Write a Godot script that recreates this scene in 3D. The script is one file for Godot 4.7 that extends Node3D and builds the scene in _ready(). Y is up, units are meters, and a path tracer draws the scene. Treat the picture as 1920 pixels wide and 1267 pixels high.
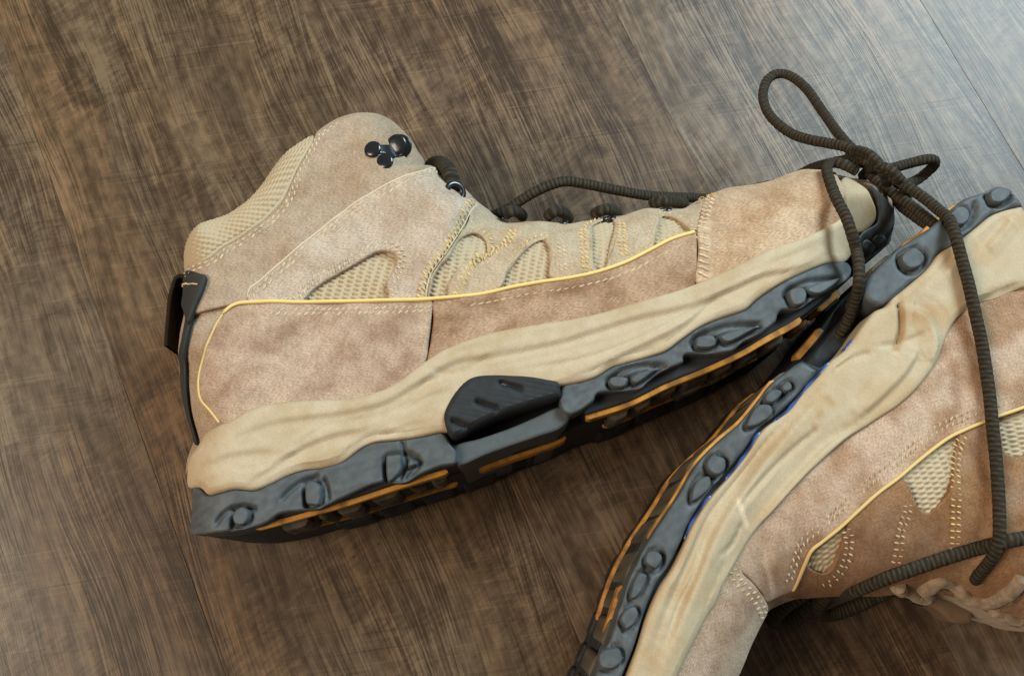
extends Node3D
# Two worn hiking boots lying on their sides on a wood plank floor. Shapes are drawn in each boot's own plane:
# u runs along the sole from the heel, v from the sole towards the cuff (mm), h is the height above the floor.

var M := {}
var taken := {}

class Boot:
	var root: Node3D
	var c := {}
	var hm := 46.0
	var top := 96.0
	var fall := 0.10
	var n := FastNoiseLite.new()
	var g := PackedFloat32Array()
	const X0 := -60.0
	const Y0 := -60.0
	const S := 2.0
	const NX := 210
	const NY := 135
	func h(p: Vector2) -> float:
		var x := clampf((p.x - X0) / S, 0.0, NX - 1.01)
		var y := clampf((p.y - Y0) / S, 0.0, NY - 1.01)
		var i := int(x)
		var j := int(y)
		var fx := x - i
		var fy := y - j
		var k := j * NX + i
		return lerpf(lerpf(g[k], g[k + 1], fx), lerpf(g[k + NX], g[k + NX + 1], fx), fy)
	func at(p: Vector2, off := 0.0) -> Vector3:
		return Vector3(p.x, h(p) + off, -p.y) * 0.001
	func build(rad: Callable, wrinkle: Callable) -> void:
		var out: PackedVector2Array = c.outline
		var poly := out.duplicate()
		poly.append(Vector2(out[out.size() - 1].x, -90))
		poly.append(Vector2(out[0].x, -90))
		g.resize(NX * NY)
		for j in NY:
			for i in NX:
				var p := Vector2(X0 + i * S, Y0 + j * S)
				var r := hm
				if Geometry2D.is_point_in_polygon(p, poly):
					var d := 1e9
					var q := p
					for k in out.size() - 1:
						var e := Geometry2D.get_closest_point_to_segment(p, out[k], out[k + 1])
						var l := e.distance_squared_to(p)
						if l < d:
							d = l
							q = e
					var t := 1.0 - minf(sqrt(d) / float(rad.call(q)), 1.0)
					var hs := top - fall * maxf(p.y - 40.0, 0.0)
					r = hm + (hs - hm) * sqrt(1.0 - t * t)
					r += float(wrinkle.call(p)) * (1.0 - t * t)
				g[j * NX + i] = r
		for pass_ in 2:
			var s := g.duplicate()
			for j in range(1, NY - 1):
				for i in range(1, NX - 1):
					var k := j * NX + i
					g[k] = s[k] * 0.4 + (s[k - 1] + s[k + 1] + s[k - NX] + s[k + NX]) * 0.15

class Shape:
	var p := PackedVector3Array()
	var n := PackedVector3Array()
	var uv := PackedVector2Array()
	var c := PackedColorArray()
	var i := PackedInt32Array()
	func add(at: Vector3, t: Vector2, col := Color.WHITE) -> int:
		p.append(at)
		n.append(Vector3.ZERO)
		uv.append(t)
		c.append(Color(col.r * 0.7, col.g * 0.7, col.b * 0.7))
		return p.size() - 1
	func tri(a: int, b: int, d: int) -> void:
		var w := (p[d] - p[a]).cross(p[b] - p[a])
		n[a] += w
		n[b] += w
		n[d] += w
		i.append(a)
		i.append(b)
		i.append(d)
	func quad(a: int, b: int, d: int, e: int) -> void:
		tri(a, b, d)
		tri(a, d, e)
	func mesh() -> ArrayMesh:
		var m := ArrayMesh.new()
		if i.is_empty():
			return m
		for k in n.size():
			n[k] = n[k].normalized() if n[k].length_squared() > 0.0 else Vector3.UP
		var a := []
		a.resize(Mesh.ARRAY_MAX)
		a[Mesh.ARRAY_VERTEX] = p
		a[Mesh.ARRAY_NORMAL] = n
		a[Mesh.ARRAY_TEX_UV] = uv
		a[Mesh.ARRAY_COLOR] = c
		a[Mesh.ARRAY_INDEX] = i
		m.add_surface_from_arrays(Mesh.PRIMITIVE_TRIANGLES, a)
		return m

# ---------- naming ----------
func numbered(called: String, parent: Node) -> String:
	var key := str(parent.get_instance_id()) + called
	var k: int = taken.get(key, 0)
	taken[key] = k + 1
	return called if k == 0 else "%s_%03d" % [called, k]

func thing(called: String, label: String, category: String, group := "") -> Node3D:
	var o := Node3D.new()
	o.name = numbered(called, self)
	add_child(o)
	o.set_meta("label", label)
	o.set_meta("category", category)
	if group:
		o.set_meta("group", group)
	return o

func put(called: String, mesh: Mesh, m: Material, parent: Node3D, stuff := false) -> MeshInstance3D:
	var o := MeshInstance3D.new()
	o.name = numbered(called, parent)
	o.mesh = mesh
	o.material_override = m
	parent.add_child(o)
	if stuff:
		o.set_meta("kind", "stuff")
	return o

# ---------- curves ----------
func pts(a: Array) -> PackedVector2Array:
	var r := PackedVector2Array()
	for k in range(0, a.size(), 2):
		r.append(Vector2(a[k], a[k + 1]) * 0.1)
	return r

func smooth(a: PackedVector2Array, step: float, closed := false) -> PackedVector2Array:
	var r := PackedVector2Array()
	var n := a.size()
	for k in (n if closed else n - 1):
		var p0 := a[(k - 1 + n) % n] if closed or k > 0 else a[0]
		var p1 := a[k]
		var p2 := a[(k + 1) % n]
		var p3 := a[(k + 2) % n] if closed or k + 2 < n else a[n - 1]
		var l := p1.distance_to(p2)
		var m1 := (p2 - p0).limit_length(l * 2.2)
		var m2 := (p3 - p1).limit_length(l * 2.2)
		var cnt := maxi(1, int(ceil(l / step)))
		for s in cnt:
			var t := float(s) / cnt
			var t2 := t * t
			var t3 := t2 * t
			r.append(p1 * (2 * t3 - 3 * t2 + 1) + m1 * 0.5 * (t3 - 2 * t2 + t) + p2 * (3 * t2 - 2 * t3) + m2 * 0.5 * (t3 - t2))
	if not closed:
		r.append(a[n - 1])
	return r

func smooth3(a: PackedVector3Array, step: float) -> PackedVector3Array:
	var r := PackedVector3Array()
	var n := a.size()
	for k in n - 1:
		var p1 := a[k]
		var p2 := a[k + 1]
		var l := p1.distance_to(p2)
		var m1 := (p2 - a[maxi(k - 1, 0)]).limit_length(l * 2.2) * 0.5
		var m2 := (a[mini(k + 2, n - 1)] - p1).limit_length(l * 2.2) * 0.5
		var cnt := maxi(1, int(ceil(l / step)))
		for s in cnt:
			var t := float(s) / cnt
			var t2 := t * t
			var t3 := t2 * t
			r.append(p1 * (2 * t3 - 3 * t2 + 1) + m1 * (t3 - 2 * t2 + t) + p2 * (3 * t2 - 2 * t3) + m2 * (t3 - t2))
	r.append(a[n - 1])
	return r

func back(a: PackedVector2Array) -> PackedVector2Array:
	var r := a.duplicate()
	r.reverse()
	return r

func moved(a: PackedVector2Array, d: Vector2) -> PackedVector2Array:
	var r := PackedVector2Array()
	for p in a:
		r.append(p + d)
	return r

func part_of(a: PackedVector2Array, u0: float, u1: float) -> PackedVector2Array:
	var r := PackedVector2Array()
	for p in a:
		if p.x >= u0 and p.x <= u1:
			r.append(p)
	return r

func join(list: Array) -> PackedVector2Array:
	var r := PackedVector2Array()
	for a: PackedVector2Array in list:
		for p in a:
			if r.is_empty() or r[r.size() - 1].distance_to(p) > 0.25:
				r.append(p)
	if r[0].distance_to(r[r.size() - 1]) < 0.25:
		r.remove_at(r.size() - 1)
	return r

func dense(a: PackedVector2Array, step: float) -> PackedVector2Array:
	var r := PackedVector2Array()
	for k in a.size():
		var p := a[k]
		var q := a[(k + 1) % a.size()]
		var cnt := maxi(1, int(round(p.distance_to(q) / step)))
		for s in cnt:
			r.append(p.lerp(q, float(s) / cnt))
	return r

func near(p: Vector2, a: PackedVector2Array) -> float:
	var d := 1e9
	for k in a.size() - 1:
		d = minf(d, Geometry2D.get_closest_point_to_segment(p, a[k], a[k + 1]).distance_squared_to(p))
	return sqrt(d)

# signed: positive on the left of the line's direction
func near_signed(p: Vector2, a: PackedVector2Array) -> Vector2:
	var d := 1e9
	var s := 1.0
	var along := 0.0
	for k in a.size() - 1:
		var e := Geometry2D.get_closest_point_to_segment(p, a[k], a[k + 1])
		var l := e.distance_squared_to(p)
		if l < d:
			d = l
			s = signf((a[k + 1] - a[k]).cross(p - e))
			along = (k + 0.5) / (a.size() - 1)
	return Vector2(sqrt(d) * s, along)

func area(a: PackedVector2Array) -> float:
	var s := 0.0
	for k in a.size():
		s += a[k].cross(a[(k + 1) % a.size()])
	return s * 0.5

func ccw(a: PackedVector2Array) -> PackedVector2Array:
	return a if area(a) > 0.0 else back(a)

func inset(a: PackedVector2Array, d: float) -> PackedVector2Array:
	var r := PackedVector2Array()
	var n := a.size()
	for k in n:
		var t := (a[(k + 1) % n] - a[(k - 1 + n) % n]).normalized()
		r.append(a[k] + Vector2(-t.y, t.x) * d)
	return r

# ---------- a panel: an outline laid on the boot's surface, with thickness, a rounded edge, relief and holes ----------
func panel(b: Boot, outline: PackedVector2Array, o: Dictionary) -> ArrayMesh:
	var off: float = o.get("off", 0.0)
	var t: float = o.get("t", 1.0)
	var r: float = o.get("r", 1.0)
	var step: float = o.get("step", 2.0)
	var skirt: float = o.get("skirt", 2.0)
	var floor_h: float = o.get("to", -1.0)
	var relief = o.get("relief")
	var tint = o.get("tint")
	var has_relief := relief != null
	var has_tint := tint != null
	var loops: Array[PackedVector2Array] = [outline.duplicate()]
	if area(loops[0]) < 0.0:
		loops[0].reverse()
	for hole: PackedVector2Array in o.get("holes", []):
		var q := hole.duplicate()
		if area(q) > 0.0:
			q.reverse()
		loops.append(q)
	var s := Shape.new()
	var seen := {}
	var add := func(p: Vector2, f: float, low: bool) -> int:
		var base := b.h(p) + off
		var y := base + t * f
		if has_relief and f > 0.0:
			y += float(relief.call(p)) * f
		if low:
			y = floor_h if floor_h >= 0.0 else maxf(base - skirt, 0.6)
		var col: Color = tint.call(p) if has_tint else Color.WHITE
		return s.add(Vector3(p.x, y, -p.y) * 0.001, p * 0.01 + (Vector2(0, -y * 0.005) if low else Vector2.ZERO), col)
	var rims: Array[PackedVector2Array] = []
	for lp in loops:
		var rows := []
		for prof: Vector2 in [Vector2(0, -1), Vector2(0, 0), Vector2(0.12, 0.5), Vector2(0.45, 0.86), Vector2(1, 1)]:
			var ring := inset(lp, prof.x * r) if prof.x > 0.0 else lp
			var row := PackedInt32Array()
			for p in ring:
				row.append(add.call(p, maxf(prof.y, 0.0), prof.y < 0.0))
			rows.append(row)
			if prof.x == 1.0:
				rims.append(ring)
				for k in ring.size():
					seen[Vector2i((ring[k] * 64.0).round())] = row[k]
		var n := lp.size()
		for k in rows.size() - 1:
			var a: PackedInt32Array = rows[k]
			var c: PackedInt32Array = rows[k + 1]
			for j in n:
				var j2 := (j + 1) % n
				s.quad(a[j], c[j], c[j2], a[j2])
	var rim := rims[0]
	var lo := rim[0]
	var hi := rim[0]
	for p in rim:
		lo = lo.min(p)
		hi = hi.max(p)
	var i0 := int(floor(lo.x / step)) - 1
	var j0 := int(floor(lo.y / step)) - 1
	var nx := int(ceil(hi.x / step)) + 2 - i0
	var ny := int(ceil(hi.y / step)) + 2 - j0
	var inside := PackedByteArray()
	inside.resize(nx * ny)
	var crossed := PackedByteArray()
	crossed.resize(nx * ny)
	for j in ny:
		for i in nx:
			var p := Vector2(i + i0, j + j0) * step
			var ok := Geometry2D.is_point_in_polygon(p, rim)
			for k in range(1, rims.size()):
				if ok and Geometry2D.is_point_in_polygon(p, rims[k]):
					ok = false
			inside[j * nx + i] = 1 if ok else 0
	for ring in rims:
		for k in ring.size():
			var p := ring[k]
			var q := ring[(k + 1) % ring.size()]
			var cnt := 1 + int(p.distance_to(q) / (step * 0.3))
			for m in cnt:
				var e := p.lerp(q, float(m) / cnt) / step
				crossed[(int(floor(e.y)) - j0) * nx + int(floor(e.x)) - i0] = 1
	var idx := func(p: Vector2) -> int:
		var key := Vector2i((p * 64.0).round())
		if not seen.has(key):
			seen[key] = add.call(p, 1.0, false)
		return seen[key]
	for j in ny - 1:
		for i in nx - 1:
			var all := inside[j * nx + i] + inside[j * nx + i + 1] + inside[(j + 1) * nx + i] + inside[(j + 1) * nx + i + 1]
			var p := Vector2(i + i0, j + j0) * step
			if all == 4 and crossed[j * nx + i] == 0:
				s.quad(idx.call(p), idx.call(p + Vector2(0, step)), idx.call(p + Vector2(step, step)), idx.call(p + Vector2(step, 0)))
			elif all > 0 or crossed[j * nx + i] == 1:
				var cell := PackedVector2Array([p, p + Vector2(step, 0), p + Vector2(step, step), p + Vector2(0, step)])
				var pieces := Geometry2D.intersect_polygons(cell, rim)
				for k in range(1, rims.size()):
					var left: Array[PackedVector2Array] = []
					for e in pieces:
						left.append_array(Geometry2D.clip_polygons(e, rims[k]))
					pieces = left
				for e: PackedVector2Array in pieces:
					var f := Geometry2D.triangulate_polygon(e)
					for k in range(0, f.size(), 3):
						var a := e[f[k]]
						var c := e[f[k + 1]]
						var d := e[f[k + 2]]
						if (c - a).cross(d - a) > 0.0:
							s.tri(idx.call(a), idx.call(d), idx.call(c))
						else:
							s.tri(idx.call(a), idx.call(c), idx.call(d))
	return s.mesh()

# ---------- a round cord along a line (metres) ----------
func cord(line: PackedVector3Array, r: float, around := 8, bump = null, flat := 1.0) -> ArrayMesh:
	var s := Shape.new()
	var up := Vector3.UP
	var along := 0.0
	var n := line.size()
	for k in n:
		var d := (line[mini(k + 1, n - 1)] - line[maxi(k - 1, 0)]).normalized()
		up = (up - d * up.dot(d)).normalized()
		var side := d.cross(up)
		if k > 0:
			along += line[k].distance_to(line[k - 1])
		var end := 1.0
		if k == 0 or k == n - 1:
			end = 0.35
		for j in around + 1:
			var a := TAU * j / around
			var rr := r * end
			var col := Color.WHITE
			if bump != null:
				var v: Vector2 = bump.call(along, a)
				rr *= v.x
				col = Color(v.y, v.y, v.y)
			s.add(line[k] + (side * cos(a) + up * sin(a) * flat) * rr, Vector2(along * 10.0, float(j) / around), col)
	for k in n - 1:
		for j in around:
			var a := k * (around + 1) + j
			s.quad(a, a + 1, a + around + 2, a + around + 1)
	for e: Array in [[0, 1], [n - 1, -1]]:
		var c := s.add(line[e[0]], Vector2.ZERO, s.c[int(e[0]) * (around + 1)])
		for j in around:
			var a: int = int(e[0]) * (around + 1) + j
			if e[1] == 1:
				s.tri(c, a + 1, a)
			else:
				s.tri(c, a, a + 1)
	# close the seam's normals
	for k in n:
		var a := k * (around + 1)
		var w := s.n[a] + s.n[a + around]
		s.n[a] = w
		s.n[a + around] = w
	return s.mesh()

func on(b: Boot, line: PackedVector2Array, off: float) -> PackedVector3Array:
	var r := PackedVector3Array()
	for p in line:
		r.append(b.at(p, off))
	return r

# ---------- a run of stitches: small thread beads along a line ----------
func stitches(b: Boot, line: PackedVector2Array, o: Dictionary) -> ArrayMesh:
	var s := Shape.new()
	var rng := RandomNumberGenerator.new()
	rng.seed = 11 + line.size()
	var gap: float = o.get("gap", 3.4)
	var len_: float = o.get("len", 2.3) * 1.15
	var r: float = o.get("r", 0.55) * 0.72
	var off: float = o.get("off", 1.0)
	var turn: float = o.get("turn", 0.25)
	for lane: float in o.get("lanes", [0.0]):
		var togo := rng.randf() * gap
		for k in line.size() - 1:
			var d := line[k + 1] - line[k]
			var l := d.length()
			if l < 1e-4:
				continue
			d /= l
			while togo < l:
				var p := line[k] + d * togo + Vector2(-d.y, d.x) * (lane + rng.randf_range(-0.15, 0.15))
				var e := d.rotated(turn + rng.randf_range(-0.15, 0.15)) * len_ * 0.5 * rng.randf_range(0.8, 1.1)
				var w := e.orthogonal().normalized() * r
				var y := b.h(p) + off + 0.12
				var shade := rng.randf_range(0.75, 1.1)
				var col := Color(shade, shade, shade)
				var ids := PackedInt32Array()
				for q: Vector3 in [Vector3(-1, 0, -0.2), Vector3(-0.5, 1, -0.15), Vector3(-0.45, 0, 0.85), Vector3(-0.5, -1, -0.15), Vector3(0.5, 1, -0.15), Vector3(0.45, 0, 0.85), Vector3(0.5, -1, -0.15), Vector3(1, 0, -0.2)]:
					var z := p + e * q.x + w * q.y
					ids.append(s.add(Vector3(z.x, y + q.z * r, -z.y) * 0.001, z * 0.01, col))
				s.tri(ids[0], ids[1], ids[2])
				s.tri(ids[0], ids[2], ids[3])
				s.quad(ids[1], ids[4], ids[5], ids[2])
				s.quad(ids[2], ids[5], ids[6], ids[3])
				s.tri(ids[4], ids[7], ids[5])
				s.tri(ids[5], ids[7], ids[6])
				togo += gap * rng.randf_range(0.92, 1.08)
			togo -= l
	return s.mesh()

# ---------- a raised bar on the sole's face, along the sole's edge, between two heights ----------
func tread_bar(line: PackedVector2Array, top0: float, top1: float, low0: float, low1: float, proud: float) -> ArrayMesh:
	var s := Shape.new()
	var n := line.size()
	var rows := []
	var dirt := noise(37, 0.11, 3)
	for k in n:
		var d := (line[mini(k + 1, n - 1)] - line[maxi(k - 1, 0)]).normalized()
		var w := Vector2(d.y, -d.x)
		var f := float(k) / (n - 1)
		var a := lerpf(top0, top1, f)
		var c := lerpf(low0, low1, f)
		var e := minf(0.8, (a - c) * 0.25)
		var cut := proud * (1.0 if k > 0 and k < n - 1 else 0.55)
		var row := PackedInt32Array()
		for q: Vector2 in [Vector2(-1.0, a), Vector2(cut * 0.7, a), Vector2(cut, a - e), Vector2(cut, c + e), Vector2(cut * 0.7, c), Vector2(-1.0, c)]:
			var z := line[k] + w * q.x
			var soil := clampf(0.15 + 1.6 * dirt.get_noise_2d(z.x, q.y * 1.5), 0.0, 0.8)
			row.append(s.add(Vector3(z.x, q.y, -z.y) * 0.001, Vector2(z.x, q.y) * 0.01, Color(1.1, 1.1, 1.1).lerp(Color(0.34, 0.32, 0.36), soil)))
		rows.append(row)
	for k in n - 1:
		for j in 5:
			s.quad(rows[k][j], rows[k + 1][j], rows[k + 1][j + 1], rows[k][j + 1])
	for j in range(1, 4):
		s.tri(rows[0][0], rows[0][j], rows[0][j + 1])
		s.tri(rows[n - 1][0], rows[n - 1][j + 1], rows[n - 1][j])
	return s.mesh()

func oval(c: Vector2, rx: float, ry: float, turn := 0.0, count := 18, square := 0.0) -> PackedVector2Array:
	var r := PackedVector2Array()
	for k in count:
		var a := TAU * k / count
		var q := Vector2(cos(a), sin(a))
		q /= lerpf(1.0, maxf(absf(q.x), absf(q.y)), square)
		r.append(c + (q * Vector2(rx, ry)).rotated(turn))
	return r

# a turned shape: profile of (radius, height) in mm round +y
func lathe(profile: Array, around := 20) -> ArrayMesh:
	var s := Shape.new()
	for q: Vector2 in profile:
		for j in around:
			var a := TAU * j / around
			s.add(Vector3(cos(a) * q.x, q.y, sin(a) * q.x) * 0.001, Vector2(float(j) / around, q.y))
	for k in profile.size() - 1:
		for j in around:
			var j2 := (j + 1) % around
			s.quad(k * around + j, (k + 1) * around + j, (k + 1) * around + j2, k * around + j2)
	return s.mesh()

# ---------- textures ----------
func noise(seed_: int, freq: float, octaves := 3) -> FastNoiseLite:
	var n := FastNoiseLite.new()
	n.seed = seed_
	n.noise_type = FastNoiseLite.TYPE_SIMPLEX_SMOOTH
	n.frequency = freq
	n.fractal_octaves = octaves
	return n

func tex(img: Image) -> ImageTexture:
	img.generate_mipmaps()
	return ImageTexture.create_from_image(img)

func suede_image(seed_: int, low: Color, high: Color) -> Image:
	var size := 512
	var blot := noise(seed_, 0.011, 4).get_seamless_image(size, size)
	var nap := noise(seed_ + 1, 0.05, 3).get_seamless_image(size, size)
	var grit := noise(seed_ + 2, 0.30, 2).get_seamless_image(size, size)
	var a := blot.get_data()
	var c := nap.get_data()
	var d := grit.get_data()
	var out := PackedByteArray()
	out.resize(size * size * 3)
	for y in size:
		for x in size:
			var k := y * size + x
			# the nap is brushed: streaks stretched across u
			var st := c[((y * 5) % size) * size + (x + y) % size]
			var f := clampf(0.5 + (a[k] - 128) / 255.0 * 0.22 + (st - 128) / 255.0 * 0.85 + (d[k] - 128) / 255.0 * 0.42, 0.0, 1.0)
			var e := low.lerp(high, f)
			out[k * 3] = int(e.r * 255)
			out[k * 3 + 1] = int(e.g * 255)
			out[k * 3 + 2] = int(e.b * 255)
	return Image.create_from_data(size, size, false, Image.FORMAT_RGB8, out)

func plank_image(seed_: int, kind: int) -> Image:
	var w := 512
	var l := 2048
	var broad := noise(seed_, 1.0, 2)
	var fine := noise(seed_ + 1, 1.0, 3)
	var hair := noise(seed_ + 9, 1.0, 2)
	var blot := noise(seed_ + 2, 1.0, 4)
	var wave := noise(seed_ + 3, 1.0, 2)
	var rng := RandomNumberGenerator.new()
	rng.seed = seed_
	var blocks := []
	for k in 150:
		blocks.append([rng.randi_range(-20, w), rng.randi_range(0, l), rng.randi_range(10, 100), rng.randi_range(30, 220), rng.randf_range(-0.22, 0.24)])
	var tone := PackedFloat32Array()
	tone.resize(w * l)
	for q: Array in blocks:
		for y in range(q[1], mini(l, q[1] + q[3])):
			for x in range(maxi(0, q[0]), mini(w, q[0] + q[2])):
				tone[y * w + x] += q[4] * (1.0 if fmod(sin(x * 12.9898) * 437.5 + 500.0, 1.0) > 0.3 else 0.5)
	# saw marks: short light and dark strokes across the grain, a little askew
	for k in 1500:
		var y0 := rng.randi_range(0, l - 1)
		var x0 := rng.randi_range(0, w)
		var len_ := rng.randi_range(18, 210)
		var amount := rng.randf_range(-0.28, 0.3)
		if rng.randf() < 0.65:
			y0 = int(fmod(y0 * 0.53, 210.0)) + [60, 380, 650, 920, 1190, 1480, 1760][k % 7] + (seed_ * 31) % 60
		for x in range(x0, mini(w, x0 + len_)):
			var y := y0 + int((x - x0) * 0.27)
			if y >= 0 and y < l - 1:
				var e := sin(PI * (x - x0) / len_)
				tone[y * w + x] += amount * e
				tone[(y + 1) * w + x] += amount * 0.5 * e
	# long hairline scratches with the grain, and a few dark flecks
	for k in 800:
		var x0 := rng.randf_range(0.0, w)
		var y0 := rng.randi_range(0, l - 1)
		var len_ := rng.randi_range(100, 720)
		var amount := rng.randf_range(-0.16, 0.26)
		var lean := rng.randf_range(-0.012, 0.012)
		for y in range(y0, mini(l, y0 + len_)):
			var x := int(x0 + (y - y0) * lean)
			if x >= 0 and x < w:
				tone[y * w + x] += amount * (0.5 + 0.5 * fine.get_noise_2d(x0, y * 0.2)) * sin(PI * (y - y0) / len_)
	for k in 10:
		var x0 := rng.randi_range(2, w - 8)
		var y0 := rng.randi_range(4, l - 8)
		for y in range(y0, y0 + rng.randi_range(2, 4)):
			for x in range(x0, x0 + rng.randi_range(2, 6)):
				tone[y * w + x] -= 0.7
	var low: Color = [Color(0.245, 0.192, 0.145), Color(0.24, 0.185, 0.135), Color(0.235, 0.18, 0.138), Color(0.26, 0.215, 0.175)][kind]
	var high: Color = [Color(0.445, 0.375, 0.295), Color(0.44, 0.365, 0.28), Color(0.455, 0.372, 0.29), Color(0.485, 0.42, 0.352)][kind]
	var warm := Color(0.44, 0.335, 0.24)
	var out := PackedByteArray()
	out.resize(w * l * 3)
	for y in l:
		for x in w:
			var k := y * w + x
			var x_ := x * 0.586
			var y_ := y * 0.577
			var bend := x_ + 14.0 * wave.get_noise_2d(x_ * 0.006, y_ * 0.0022)
			var f := 0.47 + tone[k]
			f += 0.26 * fine.get_noise_2d(bend * 0.10, y_ * 0.006)
			f += (0.22 + 0.44 * clampf(0.5 + 2.0 * broad.get_noise_2d(x_ * 0.012, 900.0 + y_ * 0.004), 0.0, 1.0)) * (hair.get_noise_2d(bend * 0.42, y_ * 0.007) + 0.6 * hair.get_noise_2d(bend * 1.05 + 70.0, y_ * 0.011))
			f += 0.28 * broad.get_noise_2d(bend * 0.022, y_ * 0.0026)
			f += 0.38 * blot.get_noise_2d(x_ * 0.07, y_ * 0.04)
			f += 0.28 * blot.get_noise_2d(x_ * 0.028 + 300.0, (y_ + x_ * 0.27) * 0.17) * clampf(0.25 + 3.0 * broad.get_noise_2d(x_ * 0.009 + 77.0, y_ * 0.006), 0.0, 1.0)
			# a dark wandering growth line
			var g0 := (60.0 + 30.0 * wave.get_noise_2d(3.0, y_ * 0.0035)) - bend
			var g := absf(bend - (60.0 + 150.0 * ((kind + 1) % 2) + 30.0 * wave.get_noise_2d(3.0, y_ * 0.0035)))
			if g < 4.0 and kind < 2:
				f -= 0.34 * (1.0 - g / 4.0) * clampf(0.6 + 1.5 * blot.get_noise_2d(5.0, y_ * 0.01), 0.0, 1.0)
			f = clampf(f, 0.0, 1.0)
			var e := low.lerp(high, f)
			var red := clampf(broad.get_noise_2d(x_ * 0.017 + 40.0, y_ * 0.0024) * 2.0 - 0.25, 0.0, 0.36)
			if kind == 1:
				red = maxf(red, 0.75 * clampf((g0 - 3.0) / 8.0, 0.0, 1.0))
			elif kind == 2:
				var band := absf(bend - 128.0 - 25.0 * wave.get_noise_2d(20.0, y_ * 0.004))
				red = maxf(red, 0.7 * clampf((17.0 - band) / 6.0, 0.0, 1.0) * clampf(0.6 + 2.0 * blot.get_noise_2d(60.0, y_ * 0.012), 0.0, 1.0))
			e = e.lerp(warm * (0.55 + 0.6 * f), red)
			e *= 0.98
			out[k * 3] = int(e.r * 255)
			out[k * 3 + 1] = int(e.g * 255)
			out[k * 3 + 2] = int(e.b * 255)
	return Image.create_from_data(w, l, false, Image.FORMAT_RGB8, out)

func mat(color: Color, rough: float, t: Texture2D = null, scale := 1.0, relief := 0.0, spec := 0.5) -> StandardMaterial3D:
	# the shapes' own tints are stored at 0.7 of their strength, so that worn spots can be lighter than the dye
	var m := StandardMaterial3D.new()
	m.albedo_color = (color.srgb_to_linear() * (1.0 / 0.7)).clamp(Color.BLACK, Color.WHITE).linear_to_srgb()
	m.roughness = rough
	m.metallic_specular = spec
	m.vertex_color_use_as_albedo = true
	if t:
		m.albedo_texture = t
		m.uv1_scale = Vector3(scale, scale, scale)
		if relief > 0.0:
			m.heightmap_enabled = true
			m.heightmap_texture = t
			m.heightmap_scale = relief
	return m

func materials() -> void:
	var suede := tex(suede_image(5, Color(0.60, 0.565, 0.53), Color(1.0, 0.985, 0.96)))
	var rub := tex(suede_image(31, Color(0.84, 0.835, 0.82), Color(1.0, 1.0, 1.0)))
	M.shaft = mat(Color(0.78, 0.70, 0.62), 0.92, suede, 2.2, 0.035, 0.25)
	M.quarter = mat(Color(0.82, 0.755, 0.69), 0.92, suede, 2.0, 0.03, 0.25)
	M.vamp = mat(Color(0.83, 0.755, 0.655), 0.92, suede, 2.4, 0.03, 0.25)
	M.heel = mat(Color(0.775, 0.685, 0.61), 0.92, suede, 2.2, 0.04, 0.25)
	M.band = mat(Color(0.73, 0.625, 0.535), 0.92, suede, 1.8, 0.03, 0.25)
	M.toe = mat(Color(0.815, 0.715, 0.615), 0.85, suede, 1.7, 0.025, 0.3)
	M.worn = mat(Color(0.71, 0.59, 0.485), 0.92, suede, 2.0, 0.03, 0.25)
	M.dull = mat(Color(0.71, 0.615, 0.505), 0.9, null, 1.0, 0.0, 0.2)
	M.torn = mat(Color(0.72, 0.51, 0.365), 0.95, suede, 3.0, 0.04, 0.2)
	M.raw = mat(Color(0.77, 0.715, 0.615), 0.9, null, 1.0, 0.0, 0.2)
	M.midsole = mat(Color(0.735, 0.66, 0.55), 0.72, rub, 2.6, 0.012, 0.35)
	M.knit = mat(Color(0.68, 0.61, 0.50), 0.9, null, 1.0, 0.0, 0.25)
	M.rubber = mat(Color(0.305, 0.318, 0.325), 0.62, rub, 3.0, 0.02, 0.45)
	M.dark = mat(Color(0.155, 0.16, 0.168), 0.7, rub, 3.0, 0.02, 0.4)
	M.lug = mat(Color(0.37, 0.33, 0.27), 0.75, rub, 3.0, 0.02, 0.4)
	M.amber = mat(Color(0.77, 0.53, 0.21), 0.6, rub, 4.0, 0.0, 0.4)
	M.piping = mat(Color(0.85, 0.735, 0.46), 0.85, null, 1.0, 0.0, 0.4)
	M.thread = mat(Color(0.76, 0.675, 0.555), 0.85, null, 1.0, 0.0, 0.3)
	M.gold = mat(Color(0.80, 0.68, 0.45), 0.85, null, 1.0, 0.0, 0.3)
	M.lace = mat(Color(0.225, 0.195, 0.15), 0.85, null, 1.0, 0.0, 0.3)
	M.metal = mat(Color(0.15, 0.155, 0.165), 0.22, null, 1.0, 0.0, 0.6)
	M.metal.metallic = 0.4
	M.strap = mat(Color(0.20, 0.20, 0.195), 0.75, rub, 6.0, 0.02, 0.4)
	M.web = mat(Color(0.17, 0.135, 0.095), 0.9, null, 1.0, 0.0, 0.3)
	M.blue = mat(Color(0.17, 0.265, 0.46), 0.35, null, 1.0, 0.0, 0.6)
	M.lining = mat(Color(0.40, 0.32, 0.25), 0.95, null, 1.0, 0.0, 0.2)
	for name_: String in ["shaft", "quarter", "vamp", "heel", "band", "toe"]:
		M[name_].rim_enabled = true
		M[name_].rim = 0.25
		M[name_].rim_tint = 0.6

func braid(s: float, a: float) -> Vector2:
	# a round braided lace: ribs slanting both ways
	var x := s / 0.0018
	var w := sin(TAU * x + 2.0 * a) * sin(TAU * x - 2.0 * a)
	var k := pow(absf(sin(PI * x + 0.35 * sin(a * 2.0))), 9.0)
	return Vector2(0.95 + 0.07 * absf(w) + 0.05 * k, 0.30 + 0.2 * absf(w) + 3.6 * k * (0.6 + 0.4 * sin(3.0 * a)))

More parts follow.
